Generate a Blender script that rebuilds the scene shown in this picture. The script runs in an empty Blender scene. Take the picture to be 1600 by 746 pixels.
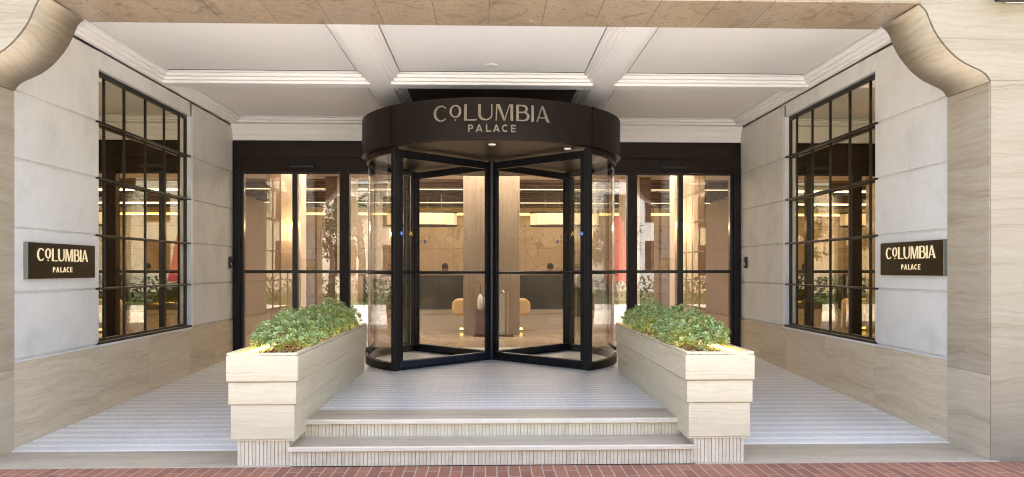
import bpy, bmesh, math, random
from mathutils import Vector, Matrix
random.seed(7)
C = bpy.context.scene
COL = C.collection
PI = math.pi
R = math.radians

# ---------------------------------------------------------------- camera, sky, sun, exposure
CAM_H = 1.55
cd = bpy.data.cameras.new('camera'); cam = bpy.data.objects.new('camera', cd); COL.objects.link(cam)
cam.location = (0, 0, CAM_H); cam.rotation_euler = (R(90), 0, R(-1.7))
cd.sensor_width = 36; cd.lens = 27; cd.shift_y = 0.0306; cd.clip_end = 500; cd.clip_start = .05
C.camera = cam
SUN_EL, SUN_AZ = R(68), R(12)          # azimuth clockwise from +Y
w = bpy.data.worlds.new('World'); C.world = w; w.use_nodes = True
nt = w.node_tree; bg = nt.nodes['Background']
sky = nt.nodes.new('ShaderNodeTexSky'); sky.sky_type = 'NISHITA'; sky.sun_disc = False
sky.sun_elevation = SUN_EL; sky.sun_rotation = SUN_AZ; sky.air_density = .9; sky.dust_density = 5.0; sky.ozone_density = .5
nt.links.new(sky.outputs[0], bg.inputs[0]); bg.inputs[1].default_value = .15
sd = bpy.data.lights.new('sun', 'SUN'); so = bpy.data.objects.new('sun', sd); COL.objects.link(so)
sd.energy = 2.5; sd.angle = R(.6); sd.color = (1, .97, .92)
dv = Vector((math.sin(SUN_AZ)*math.cos(SUN_EL), math.cos(SUN_AZ)*math.cos(SUN_EL), math.sin(SUN_EL)))
so.rotation_euler = dv.to_track_quat('Z', 'Y').to_euler(); so.location = (0, -10, 20)
C.view_settings.view_transform = 'Standard'; C.view_settings.look = 'None'
C.view_settings.exposure = 2.75; C.view_settings.gamma = 1
C.render.engine = 'CYCLES'
C.cycles.max_bounces = 12; C.cycles.diffuse_bounces = 7; C.cycles.glossy_bounces = 6; C.cycles.transparent_max_bounces = 24
C.cycles.caustics_reflective = False; C.cycles.caustics_refractive = False
C.cycles.sample_clamp_indirect = 4
C.cycles.filter_width = 1.05

# ---------------------------------------------------------------- materials
def node(nt, t, **k):
    n = nt.nodes.new(t)
    for a, b in k.items(): setattr(n, a, b)
    return n
def mat(name, col, rough=.5, metal=0, spec=.5, emis=None, es=0):
    m = bpy.data.materials.new(name); m.use_nodes = True
    b = m.node_tree.nodes['Principled BSDF']
    b.inputs['Base Color'].default_value = (*col, 1); b.inputs['Roughness'].default_value = rough
    b.inputs['Metallic'].default_value = metal; b.inputs['Specular IOR Level'].default_value = spec
    if emis: b.inputs['Emission Color'].default_value = (*emis, 1); b.inputs['Emission Strength'].default_value = es
    return m
def coords(nt, scale=(1, 1, 1), rot=(0, 0, 0), loc=(0, 0, 0), src='Object'):
    tc = node(nt, 'ShaderNodeTexCoord'); mp = node(nt, 'ShaderNodeMapping')
    mp.inputs['Scale'].default_value = scale; mp.inputs['Rotation'].default_value = rot; mp.inputs['Location'].default_value = loc
    nt.links.new(tc.outputs[src], mp.inputs['Vector']); return mp.outputs[0]
def ramp(nt, fac, stops):
    r = node(nt, 'ShaderNodeValToRGB'); e = r.color_ramp.elements
    while len(e) < len(stops): e.new(.5)
    for i, (p, c) in enumerate(stops): e[i].position = p; e[i].color = (*c, 1)
    nt.links.new(fac, r.inputs[0]); return r.outputs[0]
def noise(nt, vec, scale, detail=6, rough=.6, dist=0):
    n = node(nt, 'ShaderNodeTexNoise'); n.inputs['Scale'].default_value = scale; n.inputs['Detail'].default_value = detail
    n.inputs['Roughness'].default_value = rough; n.inputs['Distortion'].default_value = dist
    nt.links.new(vec, n.inputs['Vector']); return n.outputs[0]
def mix(nt, f, a, b, mode='MIX'):
    m = node(nt, 'ShaderNodeMix', data_type='RGBA', blend_type=mode)
    for s, v in ((m.inputs[0], f), (m.inputs[6], a), (m.inputs[7], b)):
        if hasattr(v, 'is_output') or isinstance(v, bpy.types.NodeSocket): nt.links.new(v, s)
        elif isinstance(v, (int, float)): s.default_value = v
        else: s.default_value = (*v, 1)
    return m.outputs[2]
def bump(nt, b, h, strength=.2, dist=.01):
    n = node(nt, 'ShaderNodeBump'); n.inputs['Strength'].default_value = strength; n.inputs['Distance'].default_value = dist
    nt.links.new(h, n.inputs['Height']); nt.links.new(n.outputs[0], b.inputs['Normal'])

def travertine(name, lo, mid, hi, rough=.45, flow=(.35, .35, 3.2), bands=1.0, joints=None, vein=.5):
    m = mat(name, mid, rough); nt = m.node_tree; b = nt.nodes['Principled BSDF']
    # gentle, slab-by-slab shifted strata with slow swirls
    g = node(nt, 'ShaderNodeNewGeometry'); rnd_ = node(nt, 'ShaderNodeMath', operation='MULTIPLY'); rnd_.inputs[1].default_value = 37
    nt.links.new(g.outputs['Random Per Island'], rnd_.inputs[0])
    def shifted(sc):
        v_ = coords(nt, sc); a_ = node(nt, 'ShaderNodeVectorMath', operation='ADD'); nt.links.new(v_, a_.inputs[0]); nt.links.new(rnd_.outputs[0], a_.inputs[1]); return a_.outputs[0]
    wn = node(nt, 'ShaderNodeTexNoise'); wn.inputs['Scale'].default_value = 1.9; wn.inputs['Detail'].default_value = 2.5
    nt.links.new(shifted((.8, .8, 1.3)), wn.inputs['Vector'])
    add = node(nt, 'ShaderNodeVectorMath', operation='MULTIPLY_ADD')
    nt.links.new(wn.outputs['Color'], add.inputs[0]); add.inputs[1].default_value = (0, 0, .20*flow[2]); nt.links.new(shifted(flow), add.inputs[2])
    n1 = noise(nt, add.outputs[0], 2.0*bands, 6, .55)
    n2 = noise(nt, add.outputs[0], 13*bands, 10, .78)
    cl = noise(nt, coords(nt, (1, 1, 2.2)), 9, 10, .8)
    c1 = ramp(nt, n1, [(.28, mid), (.34, lo), (.372, tuple(x*.90 for x in lo)), (.40, mid), (.46, mid), (.58, hi), (.74, mid)])
    c2 = ramp(nt, n2, [(.36, tuple(x*.82 for x in lo)), (.47, mid), (.62, tuple(min(1, x*1.05) for x in hi))])
    col = mix(nt, vein, c1, c2)
    col = mix(nt, .30, col, ramp(nt, cl, [(.36, (.80, .78, .75)), (.60, (1.06, 1.06, 1.06))]), 'MULTIPLY')
    sl_ = ramp(nt, g.outputs['Random Per Island'], [(0, (.93, .925, .92)), (1, (1.04, 1.04, 1.04))]); col = mix(nt, 1, col, sl_, 'MULTIPLY')
    fv = coords(nt, (1, 1, 2.5))
    pits = noise(nt, fv, 60, 3, .7)
    pc = ramp(nt, pits, [(.27, (.62, .55, .48)), (.36, (1, 1, 1))])
    col = mix(nt, .55, col, pc, 'MULTIPLY')
    nt.links.new(col, b.inputs['Base Color'])
    rr = node(nt, 'ShaderNodeMapRange'); rr.inputs[3].default_value = rough-.1; rr.inputs[4].default_value = rough+.15
    nt.links.new(n2, rr.inputs[0]); nt.links.new(rr.outputs[0], b.inputs['Roughness'])
    bump(nt, b, pits, .12, .004)
    return m

def stone_block(name, col, var=.05, rough=.8, sc=3, bstr=.04):
    m = mat(name, col, rough); nt = m.node_tree; b = nt.nodes['Principled BSDF']
    g = node(nt, 'ShaderNodeNewGeometry')
    n = noise(nt, coords(nt, (1, 1, 1)), 1.7, 9, .68, .4); n3 = noise(nt, coords(nt, (1.5, 1.5, .6)), 6, 8, .75)
    c = ramp(nt, n, [(.32, tuple(x*.86 for x in col)), (.52, col), (.75, tuple(min(1, x*1.04) for x in col))])
    c = mix(nt, .5, c, ramp(nt, n3, [(.3, (.90, .89, .88)), (.6, (1, 1, 1))]), 'MULTIPLY')
    c = mix(nt, 1, c, ramp(nt, g.outputs['Random Per Island'], [(0, (.945, .94, .935)), (1, (1.01, 1.01, 1.015))]), 'MULTIPLY')
    nt.links.new(c, b.inputs['Base Color']); bump(nt, b, noise(nt, coords(nt), 70, 5, .7), .06, .005); return m

M = {}
M['trav_front'] = travertine('travertine_facade', (.235, .185, .115), (.285, .24, .163), (.32, .278, .20), .5, (.10, .10, 3.6), 1., vein=.5)
M['trav_reveal'] = travertine('travertine_reveal', (.275, .22, .145), (.35, .293, .205), (.41, .355, .262), .62, (.10, .14, 3.6), 1., vein=.5)
M['trav_dado'] = travertine('travertine_dado', (.50, .40, .265), (.60, .50, .345), (.70, .61, .45), .42, (.14, .12, 3.6), 1., vein=.5)
M['trav_plinth'] = travertine('travertine_plinth', (.40, .33, .225), (.47, .40, .285), (.55, .48, .36), .42, (.14, .14, 3.6), 1., vein=.42)
M['trav_planter'] = travertine('travertine_planter', (.53, .44, .28), (.61, .525, .36), (.67, .59, .425), .42, (.14, .14, 5.0), 1., vein=.45)
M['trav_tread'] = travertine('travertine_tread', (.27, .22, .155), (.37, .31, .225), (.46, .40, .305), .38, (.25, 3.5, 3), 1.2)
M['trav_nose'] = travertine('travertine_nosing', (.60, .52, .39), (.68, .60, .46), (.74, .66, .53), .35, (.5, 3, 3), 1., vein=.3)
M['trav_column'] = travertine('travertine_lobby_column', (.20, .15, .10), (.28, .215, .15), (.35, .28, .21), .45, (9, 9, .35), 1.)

def marble(name, lo, mid, hi, rough=.25, sc=2.2):
    m = mat(name, mid, rough); nt = m.node_tree; b = nt.nodes['Principled BSDF']
    v = coords(nt, (1, 1, 1)); n1 = noise(nt, v, sc*1.3, 10, .68, 1.4); n2 = noise(nt, v, sc*7, 6, .7, 2.)
    c = ramp(nt, n1, [(.3, lo), (.48, mid), (.62, mid), (.72, hi)])
    c2 = ramp(nt, n2, [(.36, (.55, .47, .4)), (.45, (1, 1, 1)), (.66, (1.0, .98, .95))])
    c = mix(nt, .8, c, c2, 'MULTIPLY')
    br = node(nt, 'ShaderNodeTexBrick'); br.offset = 0; br.inputs['Scale'].default_value = 1
    br.inputs['Brick Width'].default_value = .46; br.inputs['Row Height'].default_value = 3; br.inputs['Mortar Size'].default_value = .003
    br.inputs['Color1'].default_value = (1, 1, 1, 1); br.inputs['Color2'].default_value = (.86, .86, .86, 1); br.inputs['Mortar'].default_value = (.45, .42, .4, 1)
    nt.links.new(coords(nt), br.inputs['Vector']); c = mix(nt, 1, c, br.outputs[0], 'MULTIPLY')
    nt.links.new(c, b.inputs['Base Color']); return m
M['soffit_marble'] = marble('brown_soffit_marble', (.21, .155, .10), (.34, .265, .185), (.50, .42, .33))

def plaster(name, col, var=.05, rough=.8, sc=3, bstr=.04):
    m = mat(name, col, rough); nt = m.node_tree; b = nt.nodes['Principled BSDF']
    n = noise(nt, coords(nt), sc, 7, .65)
    c = ramp(nt, n, [(.3, tuple(x*(1-var) for x in col)), (.7, tuple(min(1, x*(1+var)) for x in col))])
    nt.links.new(c, b.inputs['Base Color']); bump(nt, b, noise(nt, coords(nt), 90, 4, .7), bstr, .004); return m
M['block'] = stone_block('pale_limestone_block', (.70, .68, .62), .06, .7, 2.2)
M['white_paint'] = plaster('white_ceiling_paint', (.88, .855, .825), .012, .75, 1.5, .015)
M['reveal_white'] = plaster('white_window_reveal', (.78, .76, .73), .03, .6)

def wallblocks(): return M['block']

M['bronze'] = mat('dark_bronze_metal', (.013, .0065, .003), .5, .2, .3)
M['bronze_panel'] = mat('bronze_fascia_panel', (.020, .012, .0045), .5, .2, .3)
M['canopy'] = mat('dark_bronze_canopy', (.011, .0065, .0035), .5, .25, .3)
M['canopy_under'] = mat('canopy_soffit_and_coffer_shade', (.05, .034, .02), .35, .3)
M['frame_grey'] = mat('anthracite_frame', (.020, .019, .019), .3, .4)
M['wing_dark'] = mat('near_black_wing_frame', (.010, .010, .012), .28, .3)
M['sweep'] = mat('blue_black_kick_rail', (.018, .024, .042), .3, .3)
M['brush'] = mat('black_brush', (.008, .008, .008), .9)
M['win_bar'] = mat('olive_bronze_window_bar', (.016, .013, .009), .4, .3)
M['steel'] = mat('satin_steel', (.5, .5, .5), .25, 1)
M['letter'] = mat('champagne_metal_letters', (.28, .245, .195), .36, .6)
M['letter_lit'] = mat('backlit_sign_letters', (.45, .38, .24), .5, 0, .5, (1, .78, .44), .085)
M['plaque'] = mat('bronze_plaque', (.040, .028, .010), .35, .7)
M['plaque_edge'] = mat('plaque_side', (.22, .22, .18), .45, .4)
M['black'] = mat('black_plastic', (.012, .012, .013), .35)
M['lamp_white'] = mat('downlight_lens', (.8, .78, .72), .3, 0, .5, (1, .9, .75), .05)
M['led'] = mat('warm_led_strip', (1, .8, .4), .5, 0, .5, (1, .66, .2), 4.5)
M['led_room'] = mat('lobby_led_strip', (1, .9, .6), .5, 0, .5, (1, .82, .50), .32)
M['led_yellow'] = mat('cove_led_yellow', (1, .85, .3), .5, 0, .5, (1, .74, .22), .55)
M['soil'] = plaster('dark_soil', (.05, .035, .025), .3, .95, 20)
M['pebble'] = plaster('white_pebble', (.62, .60, .57), .15, .7, 8)

def glass(name, tint, base, ior, gloss=(1, 1, 1), rough=.0, wob=0):
    m = bpy.data.materials.new(name); m.use_nodes = True; nt = m.node_tree
    for n in list(nt.nodes): nt.nodes.remove(n)
    o = node(nt, 'ShaderNodeOutputMaterial'); tr = node(nt, 'ShaderNodeBsdfTransparent'); gl = node(nt, 'ShaderNodeBsdfGlossy')
    tr.inputs[0].default_value = (*tint, 1); gl.inputs['Color'].default_value = (*gloss, 1); gl.inputs['Roughness'].default_value = rough
    f0 = base+((ior-1)/(ior+1))**2
    lw = node(nt, 'ShaderNodeLayerWeight'); lw.inputs[0].default_value = .5
    pw = node(nt, 'ShaderNodeMath', operation='POWER'); pw.inputs[1].default_value = 5; nt.links.new(lw.outputs['Facing'], pw.inputs[0])
    ma = node(nt, 'ShaderNodeMath', operation='MULTIPLY_ADD', use_clamp=True); ma.inputs[1].default_value = 1-f0; ma.inputs[2].default_value = f0
    nt.links.new(pw.outputs[0], ma.inputs[0])
    ms = node(nt, 'ShaderNodeMixShader'); nt.links.new(ma.outputs[0], ms.inputs[0]); nt.links.new(tr.outputs[0], ms.inputs[1]); nt.links.new(gl.outputs[0], ms.inputs[2])
    if wob:
        bn = node(nt, 'ShaderNodeBump'); bn.inputs['Strength'].default_value = wob; bn.inputs['Distance'].default_value = .01
        nt.links.new(noise(nt, coords(nt), .9, 2, .4), bn.inputs['Height']); nt.links.new(bn.outputs[0], gl.inputs['Normal'])
    nt.links.new(ms.outputs[0], o.inputs[0]); return m
M['glass'] = glass('clear_door_glass', (.93, .91, .88), .10, 1.5, wob=.06)
M['glass_wing'] = glass('clear_wing_glass', (.975, .97, .96), .0, 1.45)
M['glass_curve'] = glass('curved_drum_glass', (.96, .95, .93), .03, 1.5)
M['mirror'] = glass('bronze_mirror_glass', (.42, .34, .2),   .74, 1.45, (.84, .77, .58), .0, .05)

def tile_floor(name, diag=False, k=1.0, kg=1.0):
    kw = k; kg = k*kg
    m = mat(name, (.6, .6, .6), .28); nt = m.node_tree; b = nt.nodes['Principled BSDF']
    v = coords(nt)
    n = noise(nt, coords(nt, (1.2, 5, 1)), 7, 8, .72)
    nb = noise(nt, coords(nt, (1, 1, 1)), 1.1, 3, .5)
    grey = ramp(nt, n, [(.32, (.44*kg, .43*kg, .405*kg)), (.45, (.60*kg, .59*kg, .555*kg)), (.7, (.67*kg, .66*kg, .62*kg))])
    wt = ramp(nt, n, [(.3, (.73*k, .715*k, .67*k)), (.6, (.85*k, .84*k, .79*k))])
    # rows: thin strips of small white marble squares between broad grey strips
    br = node(nt, 'ShaderNodeTexBrick'); br.offset = .5; br.inputs['Scale'].default_value = 1
    br.inputs['Brick Width'].default_value = .34 if not diag else .17; br.inputs['Row Height'].default_value = .0375
    br.inputs['Mortar Size'].default_value = .0018; br.inputs['Mortar Smooth'].default_value = .1
    br.inputs['Color1'].default_value = (1, 1, 1, 1); br.inputs['Color2'].default_value = (.965, .965, .96, 1); br.inputs['Mortar'].default_value = (.985, .98, .975, 1)
    nt.links.new(v, br.inputs['Vector'])
    sep = node(nt, 'ShaderNodeSeparateXYZ'); nt.links.new(v, sep.inputs[0])
    def fr(sock, period, width, off=0):
        a = node(nt, 'ShaderNodeMath', operation='MULTIPLY_ADD'); a.inputs[1].default_value = 1/period; a.inputs[2].default_value = off
        nt.links.new(sock, a.inputs[0]); f = node(nt, 'ShaderNodeMath', operation='FRACT'); nt.links.new(a.outputs[0], f.inputs[0])
        l = node(nt, 'ShaderNodeMath', operation='LESS_THAN'); l.inputs[1].default_value = width; nt.links.new(f.outputs[0], l.inputs[0]); return l.outputs[0]
    row = fr(sep.outputs[1], .15 if not diag else .19, .36, .2)
    sq = fr(sep.outputs[0], .085, .62)
    if diag:
        s2 = node(nt, 'ShaderNodeMath', operation='MULTIPLY_ADD'); s2.inputs[1].default_value = .55
        nt.links.new(sep.outputs[1], s2.inputs[0]); nt.links.new(sep.outputs[0], s2.inputs[2])
        sq = fr(s2.outputs[0], .085, .7)
    gw = mix(nt, .68, grey, wt)
    strip = mix(nt, sq, gw, wt)
    col = mix(nt, row, grey, strip)
    col = mix(nt, 1, col, br.outputs[0], 'MULTIPLY')
    seam = fr(sep.outputs[0], .70, .010, .007) if not diag else fr(sep.outputs[0], 1.4, .003)
    col = mix(nt, seam, col, (.70, .69, .67))
    big = ramp(nt, nb, [(.35, (.88, .88, .88)), (.65, (1, 1, 1))]); col = mix(nt, 1, col, big, 'MULTIPLY')
    nt.links.new(col, b.inputs['Base Color'])
    rg = node(nt, 'ShaderNodeMapRange'); rg.inputs[3].default_value = .3; rg.inputs[4].default_value = .5; nt.links.new(n, rg.inputs[0]); nt.links.new(rg.outputs[0], b.inputs['Roughness'])
    return m
M['tile'] = tile_floor('striped_marble_mosaic', k=1.0, kg=.98)
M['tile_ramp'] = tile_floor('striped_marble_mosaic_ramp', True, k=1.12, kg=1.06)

def bricks():
    m = mat('red_clay_pavers', (.3, .12, .09), .75); nt = m.node_tree; b = nt.nodes['Principled BSDF']
    v = coords(nt, rot=(0, 0, R(90)), loc=(-.02, 0.03, 0))
    br = node(nt, 'ShaderNodeTexBrick'); br.offset = .5; br.inputs['Scale'].default_value = 1
    br.inputs['Brick Width'].default_value = .33; br.inputs['Row Height'].default_value = .089; br.inputs['Mortar Size'].default_value = .0045
    br.inputs['Mortar Smooth'].default_value = .2; br.inputs['Bias'].default_value = -.1
    br.inputs['Color1'].default_value = (.30, .12, .065, 1); br.inputs['Color2'].default_value = (.19, .075, .045, 1); br.inputs['Mortar'].default_value = (.38, .33, .28, 1)
    nt.links.new(v, br.inputs['Vector'])
    n = noise(nt, coords(nt), 45, 6, .7); n2 = noise(nt, coords(nt), 3, 4, .6)
    c = mix(nt, .5, br.outputs[0], ramp(nt, n, [(.3, (.7, .66, .64)), (.7, (1, 1, 1))]), 'MULTIPLY')
    c = mix(nt, .6, c, ramp(nt, n2, [(.3, (.82, .84, .86)), (.7, (1, 1, 1))]), 'MULTIPLY')
    nt.links.new(c, b.inputs['Base Color']); bump(nt, b, br.outputs[1], -.5, .004); return m
M['brick'] = bricks()
def ribbed():
    m = travertine('ribbed_travertine', (.62, .52, .36), (.68, .585, .42), (.72, .63, .47), .55, (1, 1, 1), .8, vein=.25); return m
M['ribbed'] = ribbed()
M['shadow_gap'] = mat('ceiling_gap_shade', (.16, .14, .12), .9)
M['groove'] = mat('dark_joint', (.46, .36, .24), .9)
M['asphalt'] = plaster('asphalt', (.055, .055, .057), .2, .9, 20, .3)
M['grass'] = plaster('lawn', (.06, .10, .03), .3, .9, 6)
M['bounce_paving'] = plaster('pale_bounce_paving', (.62, .59, .54), .06, .8, 2)
M['paving'] = plaster('concrete_paving', (.48, .46, .43), .1, .85, 4)

def leafmat(name, a, bcol, c3, rough=.32):
    m = mat(name, a, rough); nt = m.node_tree; b = nt.nodes['Principled BSDF']
    g = node(nt, 'ShaderNodeNewGeometry')
    c = ramp(nt, g.outputs['Random Per Island'], [(0, a), (.45, bcol), (.9, c3)])
    nt.links.new(c, b.inputs['Base Color']); b.inputs['Specular IOR Level'].default_value = .6
    b.inputs['Subsurface Weight'].default_value = .0
    tl = node(nt, 'ShaderNodeBsdfTranslucent'); nt.links.new(c, tl.inputs[0]); ms = node(nt, 'ShaderNodeMixShader'); ms.inputs[0].default_value = .2
    nt.links.new(b.outputs[0], ms.inputs[1]); nt.links.new(tl.outputs[0], ms.inputs[2]); nt.links.new(ms.outputs[0], nt.nodes['Material Output'].inputs[0])
    return m
M['leaf'] = leafmat('glossy_shrub_leaf', (.21, .31, .08), (.32, .42, .13), (.52, .58, .29))
M['palm'] = leafmat('palm_frond', (.03, .06, .02), (.05, .09, .03), (.07, .11, .04), .5)
M['hedge'] = leafmat('hedge_leaf', (.025, .05, .018), (.04, .075, .025), (.05, .09, .03), .6)
M['twig'] = plaster('pale_brown_twig', (.26, .19, .12), .2, .8, 20)
M['bark'] = plaster('palm_bark', (.16, .12, .085), .3, .9, 10)
M['red'] = plaster('red_canvas', (.22, .012, .02), .1, .8)

# lobby
M['lobby_wall'] = plaster('warm_stucco', (.66, .54, .42), .04, .6, 1.2)
def panel_wall():
    m = mat('book_matched_onyx', (.55, .38, .22), .3); nt = m.node_tree; b = nt.nodes['Principled BSDF']
    n = noise(nt, coords(nt, (.5, 1, .5)), 1.1, 8, .55, 2.2)
    c = ramp(nt, n, [(.3, (.50, .35, .20)), (.49, (.60, .44, .27)), (.505, (.34, .22, .12)), (.52, (.62, .46, .28)), (.7, (.66, .5, .32))])
    br = node(nt, 'ShaderNodeTexBrick'); br.offset = 0; br.inputs['Scale'].default_value = 1; br.inputs['Brick Width'].default_value = 1.2
    br.inputs['Row Height'].default_value = .75; br.inputs['Mortar Size'].default_value = .008
    br.inputs['Color1'].default_value = (1, 1, 1, 1); br.inputs['Color2'].default_value = (.93, .93, .92, 1); br.inputs['Mortar'].default_value = (.6, .55, .5, 1)
    nt.links.new(coords(nt, rot=(R(90), 0, 0)), br.inputs['Vector']); c = mix(nt, 1, c, br.outputs[0], 'MULTIPLY')
    nt.links.new(c, b.inputs['Base Color']); return m
M['onyx'] = panel_wall()
M['wood'] = travertine('walnut_slats', (.10, .055, .03), (.15, .085, .05), (.20, .115, .07), .45, (.3, 6, 3), 1)
M['wood_wall'] = travertine('oak_panel', (.44, .32, .21), (.52, .39, .27), (.58, .45, .33), .4, (4, 4, .5), 1)
M['desk'] = mat('dark_reception_stone', (.03, .026, .022), .25)
M['lobby_tile'] = tile_floor('lobby_floor_tile')
def lobfloor():
    m = mat('beige_lobby_tile', (.5, .38, .27), .16); nt = m.node_tree; b = nt.nodes['Principled BSDF']
    br = node(nt, 'ShaderNodeTexBrick'); br.offset = .5; br.inputs['Scale'].default_value = 1; br.inputs['Brick Width'].default_value = .30
    br.inputs['Row Height'].default_value = .075; br.inputs['Mortar Size'].default_value = .003
    br.inputs['Color1'].default_value = (.52, .41, .30, 1); br.inputs['Color2'].default_value = (.43, .33, .235, 1); br.inputs['Mortar'].default_value = (.33, .26, .19, 1)
    nt.links.new(coords(nt, rot=(0, 0, R(45))), br.inputs['Vector']); nt.links.new(br.outputs[0], b.inputs['Base Color']); return m
M['lobby_tile'] = lobfloor()
M['shade'] = mat('pleated_lamp_shade', (.8, .66, .42), .7, 0, .3, (1, .78, .48), .045)
M['sconce'] = mat('lit_glass_sconce', (1, .85, .5), .4, 0, .5, (1, .74, .34), 1.3)
M['tan'] = plaster('tan_leather', (.62, .42, .22), .05, .5)
M['burgundy'] = mat('burgundy_lacquer', (.12, .03, .025), .35)
M['brass'] = mat('brushed_brass', (.45, .32, .12), .3, 1)
M['acrylic'] = mat('frosted_film', (.45, .45, .43), .3, .2)
M['cloth_white'] = plaster('white_nylon', (.75, .74, .72), .05, .7)
M['wood_handle'] = mat('varnished_handle', (.18, .07, .03), .35)
M['skin'] = mat('skin', (.42, .24, .16), .5); M['hair'] = mat('dark_hair', (.02, .014, .01), .6)
M['suit'] = mat('dark_uniform', (.02, .02, .024), .7)
M['st_blue'] = mat('blue_sticker', (.02, .12, .5), .5); M['st_yellow'] = mat('yellow_sticker', (.8, .5, .04), .5)
M['st_white'] = mat('white_sticker', (.8, .8, .8), .5); M['st_red'] = mat('red_sticker_ring', (.5, .03, .03), .5)
M['frost'] = glass('frosted_marking', (.8, .8, .8), .12, 1.3, (.8, .8, .8), .5)

# ---------------------------------------------------------------- mesh helpers
class MB:
    def __init__(s): s.v = []; s.f = []
    def box(s, x0, x1, y0, y1, z0, z1):
        i = len(s.v); s.v += [(x, y, z) for z in (z0, z1) for y in (y0, y1) for x in (x0, x1)]
        s.f += [tuple(i+k for k in q) for q in ((0, 2, 3, 1), (4, 5, 7, 6), (0, 1, 5, 4), (2, 6, 7, 3), (0, 4, 6, 2), (1, 3, 7, 5))]; return s
    def obox(s, p, q, wid, z0, z1):
        # upright box from p to q (plan), width wid
        d = Vector((q[0]-p[0], q[1]-p[1], 0)).normalized(); n = Vector((-d.y, d.x, 0))*wid/2
        i = len(s.v)
        for z in (z0, z1):
            for b in (p, q):
                for k in (-1, 1): s.v.append((b[0]+k*n.x, b[1]+k*n.y, z))
        s.f += [tuple(i+k for k in q_) for q_ in ((0, 1, 3, 2), (4, 6, 7, 5), (0, 4, 5, 1), (2, 3, 7, 6), (0, 2, 6, 4), (1, 5, 7, 3))]; return s
    def quad(s, *p): i = len(s.v); s.v += [tuple(a) for a in p]; s.f.append(tuple(range(i, i+len(p)))); return s
    def tube(s, pts, rad, n=8):
        pts = [Vector(p) for p in pts]; rad = rad if isinstance(rad, (list, tuple)) else [rad]*len(pts)
        i = len(s.v)
        for k, p in enumerate(pts):
            d = (pts[min(k+1, len(pts)-1)]-pts[max(k-1, 0)]).normalized()
            a = d.orthogonal().normalized() if k == 0 else (a - d*a.dot(d)).normalized()
            b = d.cross(a)
            for j in range(n):
                t = 2*PI*j/n; q = p + (a*math.cos(t)+b*math.sin(t))*rad[k]; s.v.append(tuple(q))
        for k in range(len(pts)-1):
            for j in range(n):
                s.f.append((i+k*n+j, i+k*n+(j+1) % n, i+(k+1)*n+(j+1) % n, i+(k+1)*n+j))
        s.f.append(tuple(i+j for j in range(n))[::-1]); s.f.append(tuple(i+(len(pts)-1)*n+j for j in range(n))); return s
    def lathe(s, prof, cx=0, cy=0, n=24, cap=True):
        i = len(s.v)
        for r, z in prof:
            for j in range(n): t = 2*PI*j/n; s.v.append((cx+r*math.cos(t), cy+r*math.sin(t), z))
        m = len(prof)
        for k in range(m-1):
            for j in range(n): s.f.append((i+k*n+j, i+k*n+(j+1) % n, i+(k+1)*n+(j+1) % n, i+(k+1)*n+j))
        if cap: s.f.append(tuple(i+j for j in range(n))[::-1]); s.f.append(tuple(i+(m-1)*n+j for j in range(n)))
        return s
    def arc(s, cx, cy, r0, r1, a0, a1, z0, z1, n=24):
        # curved slab between angles
        i = len(s.v)
        for k in range(n+1):
            t = a0+(a1-a0)*k/n
            for r in (r0, r1):
                for z in (z0, z1): s.v.append((cx+r*math.cos(t), cy+r*math.sin(t), z))
        for k in range(n):
            a = i+4*k; b = a+4
            s.f += [(a, b, b+1, a+1), (a+2, a+3, b+3, b+2), (a, a+2, b+2, b), (a+1, b+1, b+3, a+3)]
        s.f += [(i, i+1, i+3, i+2), (i+4*n, i+4*n+2, i+4*n+3, i+4*n+1)]; return s
    def prism(s, poly, axis, a, b):
        # poly: 2D points, extruded along axis from a to b
        def P(u, v, w):
            return {'x': (w, u, v), 'y': (u, w, v), 'z': (u, v, w)}[axis]
        i = len(s.v); n = len(poly)
        s.v += [P(u, v, a) for u, v in poly]+[P(u, v, b) for u, v in poly]
        s.f.append(tuple(range(i, i+n))); s.f.append(tuple(range(i+2*n-1, i+n-1, -1)))
        s.f += [(i+k, i+n+k, i+n+(k+1) % n, i+(k+1) % n) for k in range(n)]; return s

def children_of(o): return list(o.children)
def build(mb, name, m, parent=None, bevel=0, smooth=False, angle=None):
    me = bpy.data.meshes.new(name)
    off = parent_off(parent) if parent else Vector((0, 0, 0))
    me.from_pydata([(v[0]-off.x, v[1]-off.y, v[2]-off.z) for v in mb.v], [], mb.f)
    bm = bmesh.new(); bm.from_mesh(me)
    if smooth: bmesh.ops.remove_doubles(bm, verts=bm.verts, dist=.0002)
    bmesh.ops.recalc_face_normals(bm, faces=bm.faces); bm.to_mesh(me); bm.free()
    o = bpy.data.objects.new(name, me); COL.objects.link(o); me.materials.append(m)
    if parent: o.parent = parent
    if bevel:
        b = o.modifiers.new('bevel', 'BEVEL'); b.width = bevel; b.segments = 2; b.limit_method = 'ANGLE'; b.angle_limit = R(40)
    if smooth:
        for p in me.polygons: p.use_smooth = True
        if angle is not None:
            try: me.set_sharp_from_angle(angle=R(angle))
            except Exception: pass
    return o
def parent_off(p):
    v = Vector((0, 0, 0))
    while p: v += p.location; p = p.parent
    return v
def thing(name, label, cat, loc=(0, 0, 0), group=None):
    o = bpy.data.objects.new(name, None); COL.objects.link(o); o.location = loc; o['label'] = label; o['category'] = cat
    if group: o['group'] = group
    o.empty_display_size = .2; return o
def tag(o, label, cat, group=None): 
    o['label'] = label; o['category'] = cat
    if group: o['group'] = group
    return o
def struct(o, kind='structure', label=None, cat=None):
    o['kind'] = kind
    if label: o['label'] = label
    if cat: o['category'] = cat
    return o
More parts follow.
